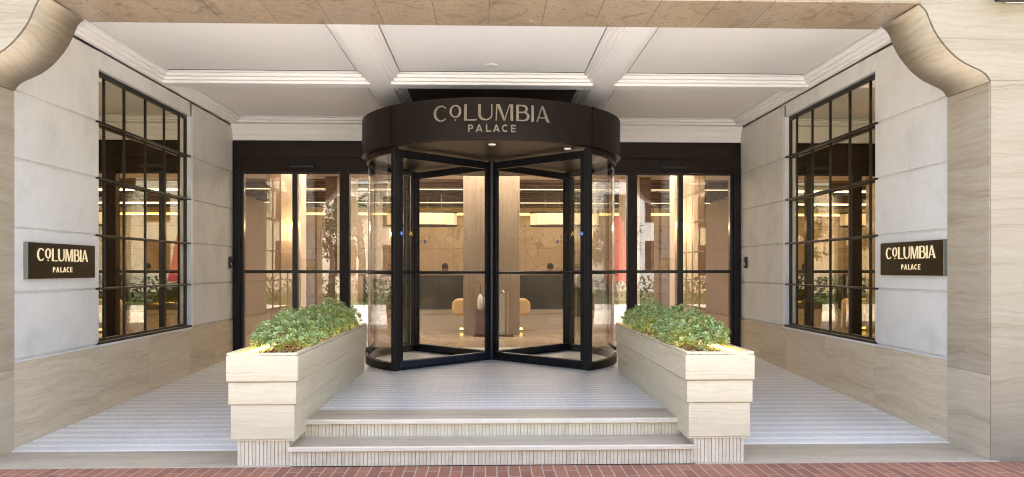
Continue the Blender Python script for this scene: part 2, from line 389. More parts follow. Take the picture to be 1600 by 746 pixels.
def copy_tree(o, parent=None):
    c = o.copy(); COL.objects.link(c)
    if parent: c.parent = parent
    for ch in list(o.children):
        d = ch.copy(); COL.objects.link(d); d.parent = c
        for g in list(ch.children):
            e = g.copy(); COL.objects.link(e); e.parent = d
    return c

W = 4.1           # half width between the side walls
YF, YR = 6.1, 6.68  # facade plane and back of the portal reveal
YD = 12.42        # plane of the glazed door wall
PZ = .293         # platform level
DX, DY, DR = .035, 10.78, 1.72   # revolving door

# ---------------------------------------------------------------- ground
struct(build(MB().box(-60, 60, 4.62, YF-.02, -.3, 0), 'brick_pavement', M['brick']))
struct(build(MB().box(-60, 60, -3.848, 4.618, -.3, 0), 'bounce_pavement', M['bounce_paving']))  # unseen pavement, made pale to bounce sunlight onto the portal ceiling
struct(build(MB().box(-60, 60, -12, -4.004, -.5, -.12), 'road', M['paving']))  # unseen road, pale in place of asphalt to bounce light
struct(build(MB().box(-60, 60, -4.0+.0, -3.85, -.3, .012), 'kerb', M['paving']))
struct(build(MB().quad((-200, -200, -.16), (200, -200, -.16), (200, 200, -.16), (-200, 200, -.16)), 'ground', M['paving']))
struct(build(MB().box(-60, 60, -40, -12.004, -.4, -.02), 'lawn', M['grass']))

# platform, side ramps and stone thresholds
struct(build(MB().box(-1.56, 1.64, 6.93, YD+.02, 0, PZ), 'entrance_floor', M['tile']))
def ramp_mesh(x0, x1, y0, z0, y1, z1):
    m = MB(); m.prism([(y0, -.1), (y0, z0), (y1, z1), (y1, -.1)], 'x', x0, x1); return m
for s, z0, z1 in ((-1, .006, .165), (1, .03, .245)):
    x0, x1 = (-W-.02, -1.562) if s < 0 else (1.642, W+.02)
    struct(build(ramp_mesh(x0, x1, 6.62, z0, YD+.05, z1), 'ramp', M['tile_ramp']))
    struct(build(MB().prism([(YF-.02, -.1), (YF-.02, .006), (6.618, z0+.002), (6.618, -.1)], 'x', x0, x1), 'threshold', M['trav_tread'], bevel=.003))

# ---------------------------------------------------------------- entrance steps
st = thing('entrance_steps', 'two low travertine steps with ribbed risers between the planters', 'steps', (0.04, 6.1, 0))
def ribs(m, x0, x1, yf, z0, z1, pitch=.029, gap=.0045, dep=.02):
    n = int((x1-x0)/pitch)
    for k in range(n):
        a = x0+k*(x1-x0)/n; dz = random.uniform(-.0006, .0006)
        m.box(a+gap/2, a+(x1-x0)/n-gap/2, yf+dz, yf+dep, z0, z1)
def riser(x0, x1, yf, z0, z1, parent):
    m = MB(); ribs(m, x0, x1, yf, z0, z1); r = build(m, 'riser', M['ribbed'], parent)
    build(MB().box(x0, x1, yf+.006, yf+.03, z0, z1), 'joint_backing', M['groove'], r)
riser(-1.577, 1.638, 6.105, 0, .118, st)
build(MB().box(-1.578, 1.639, 6.08, 6.12, .118, .152), 'nosing', M['trav_nose'], st, bevel=.004)
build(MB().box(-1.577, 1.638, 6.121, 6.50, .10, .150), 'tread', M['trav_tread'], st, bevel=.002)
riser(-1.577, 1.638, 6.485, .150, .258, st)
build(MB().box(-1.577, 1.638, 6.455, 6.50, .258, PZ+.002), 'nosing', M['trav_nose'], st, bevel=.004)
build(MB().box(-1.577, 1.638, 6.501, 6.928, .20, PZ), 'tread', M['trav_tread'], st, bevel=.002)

# ---------------------------------------------------------------- portal (facade, piers, ogee corners)
pt = thing('entrance_portal', 'pale travertine facade opening with two curved ogee shoulders', 'portal', (0, YF, 0))
# ogee in the x-z plane, right side, from the beam down to the pier
og = [(3.475, 3.70), (3.525, 3.655), (3.56, 3.58), (3.60, 3.49), (3.66, 3.40), (3.74, 3.31), (3.83, 3.24), (3.92, 3.195), (3.985, 3.165), (4.03, 3.13), (4.06, 3.085)]
def bez(pts, n=4):
    out = []
    for i in range(len(pts)-1):
        p0 = pts[max(i-1, 0)]; p1 = pts[i]; p2 = pts[i+1]; p3 = pts[min(i+2, len(pts)-1)]
        for k in range(n):
            t = k/n; out.append(tuple(.5*((2*b)+(-a+c)*t+(2*a-5*b+4*c-d)*t*t+(-a+3*b-3*c+d)*t**3) for a, b, c, d in zip(p0, p1, p2, p3)))
    out.append(pts[-1]); return out
ogs = bez(og)
for s in (-1, 1):
    X = lambda x: s*x
    # pier with front face and inner reveal
    build(MB().box(min(X(4.06), X(16)), max(X(4.06), X(16)), YF, YR, -.1, 3.084), 'pier', M['trav_front'], pt, bevel=.004)
    poly = [(X(a), b) for a, b in ogs]+[(X(4.06), 3.081+.004), (X(16), 3.085), (X(16), 3.70)]
    build(MB().prism([(X(a), b) for a, b in ogs]+[(X(5.2), 3.086), (X(5.2), 3.70)], 'y', YF, YR-.004), 'shoulder_panel', M['trav_front'], pt)
    build(MB().box(min(X(5.204), X(16)), max(X(5.204), X(16)), YF, YR, 3.086, 3.70), 'facade_panel', M['trav_front'], pt, bevel=.003)
    # curved lining of the shoulder
    m = MB()
    for k in range(len(ogs)-1):
        (a, b), (c, d) = ogs[k], ogs[k+1]
        n = Vector((-(d-b), (c-a))).normalized()*-.006
        m.quad((X(a-.006), YF+.012, b-.006), (X(c-.006), YF+.012, d-.006), (X(c-.006), YR+.004, d-.006), (X(a-.006), YR+.004, b-.006))
    o = build(m, 'curved_soffit', M['trav_reveal'], pt, smooth=True)
    sl = o.modifiers.new('solid', 'SOLIDIFY'); sl.thickness = .004
    # reveal lining on the pier
    build(MB().box(*sorted((X(4.055), X(4.061))), YF+.012, YR+.004, .70, 3.070), 'reveal_lining', M['trav_reveal'], pt)
    build(MB().box(*sorted((X(4.055), X(4.061))), YF+.012, YR+.004, 0.0, .696), 'reveal_plinth', M['trav_plinth'], pt)
build(MB().box(-3.475, 3.475, YF+.003, YR+.1, 3.704, 4.02), 'beam', M['soffit_marble'], pt)
build(MB().box(-3.473, 3.473, YF-.004, YF+.002, 3.716, 4.6), 'fascia', M['trav_front'], pt)
# upper building: shades the entrance; unseen top cut low so street sun bounces in
up = thing('hotel_building', 'unseen upper travertine storeys of the hotel, cut low to shorten their shadow', 'building', (0, 10, 4.1))
build(MB().box(-16, 16, YF, YF+.4, 4.601, 7.6), 'facade', M['trav_front'], up)
build(MB().box(-16, -3.48, YF+.001, YF+.4, 3.702, 4.6), 'facade_band', M['trav_front'], up)
build(MB().box(3.48, 16, YF+.001, YF+.4, 3.702, 4.6), 'facade_band', M['trav_front'], up)
build(MB().box(-16, 16, YF+.41, 30, 4.25, 7.6), 'storeys', M['lobby_wall'], up)
build(MB().box(-16, -8, YF+.7, 30, -.1, 4.24).box(8, 16, YF+.7, 30, -.1, 4.24).box(-8, 8, 27.2, 30, -.1, 4.24), 'outer_wall', M['lobby_wall'], up)
for k in range(6):
    xx = -12.5+k*4.6
    f = build(MB().box(xx, xx+1.6, YF-.05, YF+.02, 5.2, 6.9), 'window', M['bronze'], up)
    build(MB().box(xx+.08, xx+1.52, YF-.056, YF-.051, 5.28, 6.82), 'pane', M['mirror'], f)

# ---------------------------------------------------------------- side walls
ROWS = [.765, 1.35, 1.913, 2.515, 3.105, 3.845]
def side_wall(s, wy0, wy1, label, wl):
    Y0, Y1 = YR+.004, YD+.10
    w_ = thing('side_wall', label, 'wall', (s*W, (Y0+Y1)/2, 0))
    X = lambda a, b: sorted((s*a, s*b))
    wz0, wz1 = .765, 3.665
    # block cladding, every course a bevelled slab row with an open groove between
    def blocks(y0, y1, z0, z1, m): m.box(*X(W, W+.14), y0, y1, z0+.009, z1-.009)
    m = MB()
    for a, b in zip(ROWS[:-1], ROWS[1:]):
        if b < 3.5:
            blocks(Y0, wy0, a, b, m); blocks(wy1+.08, Y1, a, b, m)
        else:
            blocks(Y0, wy0, a, b+.012, m); blocks(wy1+.08, Y1, a, b+.012, m); m.box(*X(W, W+.14), wy0+.001, wy1-.001, wz1, b+.009)
    build(m, 'block_cladding', M['block'], w_, bevel=.010)
    build(MB().box(*X(W+.145, W+.3), Y0, wy0-.3, 0, 4.1).box(*X(W+.145, W+.3), wy1+.25, Y1, 0, 4.1).box(*X(W+.30, W+.34), Y0, Y1, 3.7, 4.1).box(*X(W+.02, W+.14), Y0, wy0, .7, 3.84).box(*X(W+.02, W+.14), wy1+.08, Y1, .7, 3.84).box(*X(W+.02, W+.14), wy0, wy1, wz1+.01, 3.84), 'core', M['block'], w_)
    # travertine dado in large slabs
    m = MB(); ys = [Y0, 8.2, 9.4, 10.65, 11.6, Y1] if s < 0 else [Y0, 8.05, 9.25, 10.5, 11.5, Y1]
    for a, b in zip(ys[:-1], ys[1:]): m.box(*X(W-.008, W+.14), a+.0015, b-.0015, -.05, .745)
    build(m, 'dado', M['trav_dado'], w_, bevel=.002)
    build(MB().box(*X(W-.012, W+.14), Y0, wy0-.02, .747, .756), 'dado_cap', M['reveal_white'], w_)
    # window reveal, sill, frame, panes
    wn = build(MB().box(*X(W+.05, W+.09), wy0-.0, wy1-.002, wz0, wz0+.05).box(*X(W+.05, W+.09), wy0, wy1-.002, wz1-.05, wz1).box(*X(W+.05, W+.09), wy1-.03, wy1-.002, wz0+.05, wz1-.05)
               .box(*X(W+.05, W+.09), wy0, wy0+.03, wz0+.05, wz1-.05), 'window', M['win_bar'], w_, bevel=.004)
    build(MB().box(*X(W-.003, W+.139), wy1+.001, wy1+.075, wz0, wz1), 'reveal', M['reveal_white'], wn)
    build(MB().box(*X(W-.022, W+.13), wy0-.02, wy1+.02, wz0-.022, wz0-.001), 'sill', M['reveal_white'], wn, bevel=.003)
    build(MB().box(*X(W+.070, W+.076), wy0+.03, wy1-.03, wz0+.05, wz1-.05), 'pane', M['mirror'], wn)
    m = MB()
    mul = [8.44, 8.90, 9.44, 9.98, 10.45] if s < 0 else [8.28, 8.76, 9.27, 9.79, 10.29]
    n = 0
    for y in mul[:]:
        m.box(*X(W+.056, W+.069), y-.011, y+.011, wz0+.05, wz1-.05)
    build(m, 'mullion_set', M['win_bar'], wn, bevel=.003)
    for z in ROWS[1:5]:
        build(MB().box(*X(W-.012, W+.052), wy0-.035, wy1-.006, z-.010, z+.010), 'glazing_bar', M['win_bar'], wn, bevel=.003)
    build(MB().box(*X(W-.022, W+.048), wy0-.03, wy1-.006, wz0+.001, wz0+.028), 'bottom_bar', M['win_bar'], wn, bevel=.003)
    return w_
side_wall(-1, 8.20, 10.68, 'pale stone block wall with gridded bronze window, on the left of the entrance', 'l')
side_wall(1, 8.05, 10.52, 'pale stone block wall with gridded bronze window, on the right of the entrance', 'r')

# ---------------------------------------------------------------- coffered ceiling
ce = bpy.data.objects.new('ceiling', None); COL.objects.link(ce); ce['kind'] = 'structure'; ce.location = (0, 9.5, 3.87)
ZS = 3.87
xs = [(-3.93, -1.61), (-1.11, 1.19), (1.69, 3.93)]
ysx = [(7.0, 9.53), (9.99, 12.30)]
prof = [(-.004, 4.0), (-.004, 3.978), (.034, 3.976), (.036, 3.942), (.078, 3.938), (.080, 3.906), (.118, 3.902), (.120, 3.872), (.138, ZS)]
mold = MB()
for j, (y0, y1) in enumerate(ysx):
    for i, (x0, x1) in enumerate(xs):
        k0 = len(mold.v)
        for o_, z in prof:
            mold.v += [(x0-o_, y0-o_, z), (x1+o_, y0-o_, z), (x1+o_, y1+o_, z), (x0-o_, y1+o_, z)]
        for k in range(len(prof)-1):
            for q in range(4): mold.f.append((k0+4*k+q, k0+4*k+(q+1) % 4, k0+4*k+4+(q+1) % 4, k0+4*k+4+q))
        dark = (j == 1 and i == 1)  # rear centre panel coloured dark brown for the shadow above the door canopy
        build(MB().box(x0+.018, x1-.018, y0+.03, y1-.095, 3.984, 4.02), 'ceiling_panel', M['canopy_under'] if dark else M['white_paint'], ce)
build(mold, 'moulding', M['white_paint'], ce)
gx = [-W+.0, xs[0][0]-.138, xs[0][1]+.138, xs[1][0]-.138, xs[1][1]+.138, xs[2][0]-.138, xs[2][1]+.138, W]
gy = [YR+.1, ysx[0][0]-.138, ysx[0][1]+.138, ysx[1][0]-.138, ysx[1][1]+.138, YD+.0]
m = MB()
for a in range(len(gx)-1):
    for b in range(len(gy)-1):
        if a % 2 == 1 and b % 2 == 1: continue
        if gx[a+1]-gx[a] < .001 or gy[b+1]-gy[b] < .001: continue
        m.quad((gx[a], gy[b], ZS), (gx[a+1], gy[b], ZS), (gx[a+1], gy[b+1], ZS), (gx[a], gy[b+1], ZS))
build(m, 'beam_soffit', M['white_paint'], ce)
build(MB().box(-5, 5, YR+.1, YD+.3, 4.05, 4.2), 'slab', M['shadow_gap'], ce)  # slab coloured dark to paint in the shadow line around the panels
# frieze above the door wall
build(MB().prism([(YD-.012, 3.625), (YD-.012, 3.70), (YD-.03, 3.72), (YD-.05, 3.78), (YD-.09, 3.82), (YD-.12, 3.868), (YD+.1, 3.868), (YD+.1, 3.625)], 'x', -W+.002, W-.002), 'frieze', M['white_paint'], ce)
dl = thing('ceiling_downlight', 'flush round white downlight in the centre ceiling coffer', 'ceiling light', (.03, 9.15, 3.985))
build(MB().lathe([(.085, 3.984), (.085, 3.977), (.07, 3.974)], .03, 9.15), 'trim_ring', M['white_paint'], dl, smooth=True, angle=30)
build(MB().lathe([(.068, 3.973), (.066, 3.971)], .03, 9.15), 'lens', M['reveal_white'], dl)

# ---------------------------------------------------------------- glazed door walls
def door_wall(s, label):
    g = thing('glass_front', label, 'glass doors', (s*2.7, YD, .15))
    X = lambda a, b: sorted((s*a, s*b))
    hd = build(MB().box(*X(W-.002, .1), YD, YD+.22, 3.36, 3.622), 'fascia_panel', M['bronze_panel'], g, bevel=.004)
    build(MB().box(*X(W-.002, .1), YD-.012, YD+.2, 3.585, 3.621), 'top_trim', M['bronze'], g, bevel=.003)
    build(MB().box(*X(W-.004, .1), YD-.02, YD+.2, 3.125, 3.356), 'header', M['bronze'], g, bevel=.004)
    build(MB().box(*X(W-.004, 3.985), YD-.03, YD+.16, .1, 3.60), 'jamb', M['wing_dark'], g, bevel=.003)
    build(MB().box(*X(3.98, 3.93), YD, YD+.1, .1, 3.124), 'post', M['frame_grey'], g, bevel=.003)
    build(MB().box(*X(3.155, 3.075), YD-.015, YD+.08, .1, 3.124), 'post', M['frame_grey'], g, bevel=.003)
    build(MB().box(*X(2.40, 2.245), YD-.03, YD+.12, .1, 3.124), 'post', M['bronze'], g, bevel=.003)
    build(MB().box(*X(1.36, 1.25), YD-.2, YD+.12, .1, 3.124), 'post', M['frame_grey'], g, bevel=.003)
    for a, b in ((3.93, 3.155), (3.075, 2.40), (2.245, 1.36)):
        leaf = build(MB().box(*X(a-.001, b+.001), YD+.02, YD+.055, .1, .30), 'door_leaf', M['frame_grey'], g, bevel=.002)
        build(MB().box(*X(a-.001, b+.001), YD+.02, YD+.055, 1.495, 1.545), 'middle_rail', M['frame_grey'], leaf, bevel=.002)
        build(MB().box(*X(a-.001, b+.001), YD+.02, YD+.055, 3.09, 3.12), 'top_rail', M['frame_grey'], leaf, bevel=.002)
        build(MB().box(*X(a-.002, b+.002), YD+.034, YD+.042, .30, 3.09), 'pane', M['glass'], leaf)
    sx = 3.03
    sn = build(MB().box(*X(sx-.24, sx+.16), YD-.075, YD-.021, 3.175, 3.235), 'door_sensor', M['black'], g, bevel=.012)
    build(MB().box(*X(sx-.18, sx+.22), YD-.03, YD+.03, 3.085, 3.123), 'latch_cover', M['black'], g, bevel=.008)
    return g
door_wall(-1, 'bronze framed sliding glass doors left of the revolving door')
door_wall(1, 'bronze framed sliding glass doors right of the revolving door')

# access readers on the side walls
for s, y, lab in ((-1, 12.25, 'small black access reader on the left stone wall beside the doors'), (1, 12.12, 'small black access reader on the right stone wall beside the doors')):
    o = thing('access_reader', lab, 'reader', (s*(W-.02), y, 1.55), 'access readers')
    a, b = sorted((s*(W-.035), s*(W)))
    build(MB().box(a, b, y-.05, y+.05, 1.58, 1.76), 'housing', M['black'], o, bevel=.014)
    a, b = sorted((s*(W-.042), s*(W-.036)))
    build(MB().box(a, b, y-.03, y+.03, 1.62, 1.665), 'keypad', M['steel'], o, bevel=.004)

# ---------------------------------------------------------------- lettering
def ribbon(pts, ws):
    L, Rr = [], []
    n = len(pts)
    for i, p in enumerate(pts):
        a = pts[max(i-1, 0)]; b = pts[min(i+1, n-1)]; dx, dy = b[0]-a[0], b[1]-a[1]; l = math.hypot(dx, dy) or 1
        nx, ny = -dy/l, dx/l; L.append((p[0]+nx*ws[i]/2, p[1]+ny*ws[i]/2)); Rr.append((p[0]-nx*ws[i]/2, p[1]-ny*ws[i]/2))
    return [(L[i], L[i+1], Rr[i+1], Rr[i]) for i in range(n-1)]
def rect(x0, y0, x1, y1): return [((x0, y0), (x1, y0), (x1, y1), (x0, y1))]
def arcp(cx, cy, rx, ry, a0, a1, wf, n=22):
    p, w_ = [], []
    for i in range(n+1):
        t = R(a0+(a1-a0)*i/n); p.append((cx+rx*math.cos(t), cy+ry*math.sin(t))); w_.append(wf(t))
    return ribbon(p, w_)
TK, TN = .17, .075
def g_C(): return arcp(.46, .5, .41, .46, 42, 318, lambda t: TN+(TK-TN)*max(0, -math.cos(t))**1.3)
def g_o(): return arcp(.36, .60, .30, .355, 0, 360, lambda t: TN+.07*abs(math.cos(t))**1.5, 28)+[((.36+.055*math.cos(a), .06+.055*math.sin(a)), (.36+.055*math.cos(a+PI/4), .06+.055*math.sin(a+PI/4)), (.36, .06)) for a in [k*PI/4 for k in range(8)]]
def g_L(): return rect(0, 0, TK, 1)+[((TK, 0), (.76, 0), (.78, TN), (TK, TN))]
def g_U(): return rect(0, .38, TK, 1)+rect(.80, .38, .80+TN, 1)+arcp(.46, .38, .3775, .34, 180, 360, lambda t: TN+(TK-TN)*max(0, -math.cos(t)))
def g_M(): return [((0, 0), (TN, 0), (TN+.04, 1), (.03, 1))]+[((.05, 1), (.25, 1), (.60, .0), (.47, .0))]+[((.50, 0), (.565, 0), (.90, 1), (.83, 1))]+rect(.90, 0, .90+TK, 1)
def g_B(): return rect(0, 0, TK, 1)+rect(TK, 1-TN, .40, 1)+rect(TK, .50, .46, .50+TN)+rect(TK, 0, .46, TN)+arcp(.40, .755, .26, .2075, 90, -90, lambda t: TN+.075*max(0, math.cos(t)))+arcp(.46, .29, .30, .2525, 90, -90, lambda t: TN+.09*max(0, math.cos(t)))
def g_I(): return rect(0, 0, TK, 1)
def g_A(): return [((0, 0), (TN+.01, 0), (.43, 1), (.36, 1))]+[((.70, 0), (.90, 0), (.46, 1), (.34, 1))]+rect(.16, .24, .70, .24+TN)
t2 = .17
def s_P(): return rect(0, 0, t2, 1)+rect(t2, 1-t2, .38, 1)+rect(t2, .38, .38, .38+t2)+arcp(.38, .69, .22, .225, 90, -90, lambda t: t2)
def s_A(): return [((0, 0), (t2+.02, 0), (.54, 1), (.38, 1))]+[((.74, 0), (.93, 0), (.56, 1), (.40, 1))]+rect(.22, .2, .72, .2+t2*.9)
def s_L(): return rect(0, 0, t2, 1)+rect(t2, 0, .70, t2)
def s_C(): return arcp(.47, .5, .38, .42, 50, 310, lambda t: t2)
def s_E(): return rect(0, 0, t2, 1)+rect(t2, 0, .68, t2)+rect(t2, .42, .62, .42+t2)+rect(t2, 1-t2, .68, 1)
COLU = [(0, g_C), (1.03, g_o), (1.94, g_L), (2.80, g_U), (3.87, g_M), (5.13, g_B), (6.08, g_I), (6.41, g_A)]
PALA = [(0, s_P), (1.05, s_A), (2.45, s_L), (3.4, s_A), (4.62, s_C), (5.88, s_E)]
def letters(spec, width, h, u0, v0, depth0, depth1, fmap, m_, parent):
    """u0 = centre, v0 = baseline; fmap(u,v,w)->xyz. One mesh per letter."""
    for x, g in spec:
        m = MB()
        for qi, poly in enumerate(g()):
            e = (qi % 5)*.00015
            i = len(m.v); n = len(poly)
            for w_ in (depth0, depth1-e):
                for (u, v) in poly: m.v.append(fmap(u0+(x+u-width/2)*h, v0+v*h, w_))
            m.f.append(tuple(range(i, i+n))[::-1]); m.f.append(tuple(range(i+n, i+2*n)))
            m.f += [(i+k, i+(k+1) % n, i+n+(k+1) % n, i+n+k) for k in range(n)]
        build(m, 'letter', m_, parent)

# ---------------------------------------------------------------- plaques
def plaque(s, y0, y1, z0, z1, label):
    yc = (y0+y1)/2; o = thing('name_plaque', label, 'sign', (s*W, yc, z0), 'bronze name plaques')
    a, b = sorted((s*(W-.040), s*(W-.001)))
    build(MB().box(a, b, y0, y1, z0, z1), 'plaque_body', M['plaque_edge'], o, bevel=.002)
    a, b = sorted((s*(W-.045), s*(W-.0405)))
    pf = build(MB().box(a, b, y0+.004, y1-.004, z0+.004, z1-.004), 'plaque_face', M['plaque'], o)
    sg = 1 if s < 0 else -1
    f = lambda u, v, w_: (s*(W-.046-w_), yc+sg*u, z0+v)
    letters(COLU, 7.32, .118, -.01*sg, .162, 0, .007, f, M['letter_lit'], pf)
    letters(PALA, 6.6, .05, -.03*sg, .058, 0, .005, f, M['letter_lit'], pf)
plaque(-1, 6.885, 8.03, 1.468, 1.797, 'bronze plaque with glowing COLUMBIA PALACE letters on the left stone wall')
plaque(1, 6.75, 7.85, 1.495, 1.824, 'bronze plaque with glowing COLUMBIA PALACE letters on the right stone wall')

# ---------------------------------------------------------------- revolving door
rd = thing('revolving_door', 'round dark bronze revolving door with lettered canopy and four glass wings', 'revolving door', (DX, DY, PZ))
CR = 1.785; CZ0, CZ1 = 3.095, 3.572
cn = build(MB().arc(DX, DY, CR-.06, CR, R(-180), R(180), CZ0, CZ1, 128), 'canopy', M['canopy'], rd, smooth=True, angle=30)
build(MB().lathe([(CR-.004, CZ1-.02), (CR-.03, CZ1+.004)], DX, DY, 96), 'canopy_top', M['canopy'], cn)
build(MB().arc(DX, DY, CR-.075, CR+.006, R(-180), R(180), CZ0-.014, CZ0-.001, 128), 'canopy_lip', M['bronze'], cn, smooth=True, angle=30)
build(MB().lathe([(CR-.08, 3.075), (CR-.08, 3.09)], DX, DY, 96), 'canopy_soffit', M['canopy_under'], cn)
for dx, dy in ((0, -1.45), (-.85, -.05), (.85, -.05), (.95, -1.15)):
    build(MB().lathe([(.045, 3.066), (.045, 3.0745)], DX+dx, DY+dy), 'downlight', M['lamp_white'], cn)
def drum(u, v, w_):
    t = u/CR; r = CR+.004+w_; return (DX+r*math.sin(t), DY-r*math.cos(t), v)
letters(COLU, 7.32, .19, 0, 3.297, 0, .018, drum, M['letter'], cn)
letters(PALA, 6.6, .085, 0, 3.165, 0, .014, drum, M['letter'], cn)
AF = [R(225), R(315), R(45), R(135)]
for k, a in enumerate(AF):
    front = k < 2
    # canopy seam covers
    ax, ay = DX+(CR+.003)*math.cos(a), DY+(CR+.003)*math.sin(a)
    if front: build(MB().arc(DX, DY, CR-.002, CR+.012, a-.013, a+.013, CZ0-.014, CZ1+.001, 2), 'seam_cover', M['canopy'], cn)
    d0, d1 = (-.045, .03)
    build(MB().arc(DX, DY, DR-.055, DR+.02, a-.019, a+.019, PZ, 3.07, 2), 'drum_post', M['frame_grey'], rd, bevel=.004)
for a0, a1 in ((R(135), R(225)), (R(-45), R(45))):
    e = .0195
    gl = build(MB().arc(DX, DY, DR-.022, DR-.012, a0+e, a1-e, PZ+.10, 3.07, 28), 'curved_wall', M['glass_curve'], rd, smooth=True, angle=30)
    build(MB().arc(DX, DY, DR-.05, DR+.02, a0+e, a1-e, PZ, PZ+.10, 28), 'base_rail', M['bronze'], gl, smooth=True, angle=30)
    build(MB().arc(DX, DY, DR-.045, DR+.012, a0+e, a1-e, 1.495, 1.535, 28), 'middle_rail', M['frame_grey'], gl, smooth=True, angle=30)
    build(MB().arc(DX, DY, DR-.04, DR+.01, a0+e, a1-e, 3.0, 3.069, 28), 'top_rail', M['bronze'], gl, smooth=True, angle=30)
    am = (a0+a1)/2
    for t in (am,):
        build(MB().arc(DX, DY, DR-.028, DR+.0, t-.006, t+.006, PZ+.101, 1.494, 1).arc(DX, DY, DR-.028, DR, t-.006, t+.006, 1.536, 2.999, 1), 'glass_joint', M['steel'], gl)
sh = build(MB().lathe([(.045, PZ+.002), (.045, 3.07)], DX, DY, 20), 'centre_shaft', M['frame_grey'], rd, smooth=True, angle=30)
WT = .045
for k, a in enumerate(AF):
    c_, s_ = math.cos(a), math.sin(a)
    P = lambda r: (DX+r*c_, DY+r*s_)
    r0, r1 = .05, DR-.062
    zb, zt = PZ+.02, 3.05
    wg = MB()
    wg.obox(P(r0), P(r0+.07), WT, zb, zt); wg.obox(P(r1-.065), P(r1), WT, zb, zt)
    wg.obox(P(r0+.07), P(r1-.065), WT, zt-.10, zt); wg.obox(P(r0+.07), P(r1-.065), WT-.004, 1.497, 1.533)
    f = build(wg, 'wing', M['wing_dark'], rd, bevel=.003)
    build(MB().obox(P(r0+.02), P(r1-.0), WT+.03, zb+.01, zb+.10), 'kick_rail', M['sweep'] if k in (0,) else M['wing_dark'], f, bevel=.014)
    build(MB().obox(P(r0), P(r1), .02, PZ+.001, zb+.01), 'brush_seal', M['brush'], f)
    build(MB().obox(P(r0+.068), P(r1-.063), .010, zb+.10, zt-.098), 'pane', M['glass_wing'], f)
    if k == 1:
        n = Vector((s_, -c_, 0))*-.085 if False else Vector((-abs(s_), -abs(c_), 0)).normalized()*.07
        q0, q1 = P(r0+.04), P(r1-.03)
        build(MB().tube([(q0[0]+n.x*.4, q0[1]+n.y*.4, 1.512), (q0[0]+n.x, q0[1]+n.y, 1.512), (q1[0]+n.x, q1[1]+n.y, 1.512), (q1[0]+n.x*.4, q1[1]+n.y*.4, 1.512)], .017, 12), 'push_bar', M['wing_dark'], f, smooth=True, angle=50)
    # safety stickers on the glass
    nn = Vector((-s_, c_, 0)); nn = nn if nn.y < 0 else -nn
    def disc(r, z, rad, m_, off=.008, seg=20, rot=0):
        p = P(r); mm = MB(); i = 0
        pts = []
        for q in range(seg):
            t = 2*PI*q/seg+rot; pts.append((p[0]+c_*rad*math.cos(t)+nn.x*off, p[1]+s_*rad*math.cos(t)+nn.y*off, z+rad*math.sin(t)))
        mm.quad(*pts); o = build(mm, 'safety_sticker', m_, f); sl = o.modifiers.new('t', 'SOLIDIFY'); sl.thickness = .001; return o
    zz = 2.005 if k < 2 else 1.98
    rr = r1-.13 if k < 2 else r1-.14
    if k < 2:
        rr = r1-.04
        disc(rr-.16, zz-.0, .036, M['st_yellow'], seg=3, rot=PI/2)
        disc(rr-.16-.00, zz-.005, .016, M['black'], .0105, seg=3, rot=PI/2)
        disc(rr, zz, .028, M['st_blue'], .024); disc(rr, zz, .013, M['st_white'], .0265, seg=5)
    else:
        disc(rr, zz-.0, .026, M['st_red']); disc(rr, zz, .02, M['st_white'], .0095)
        disc(rr-.09, zz, .028, M['st_blue']); disc(rr-.09, zz, .013, M['st_white'], .0095, seg=5); disc(rr-.18, zz, .028, M['st_yellow'], seg=3, rot=PI/2)
    if k < 2:
        mm = MB()
        for q in range(9):
            p = P(r0+.22+q*.125); hz = .012+.022*abs(math.sin(q*1.9)); zc = 1.965
            mm.quad((p[0]-c_*.02+nn.x*.008, p[1]-s_*.02+nn.y*.008, zc), (p[0]+nn.x*.008, p[1]+nn.y*.008, zc-hz), (p[0]+c_*.02+nn.x*.008, p[1]+s_*.02+nn.y*.008, zc), (p[0]+nn.x*.008, p[1]+nn.y*.008, zc+hz))
        build(mm, 'frosted_marking', M['frost'], f)

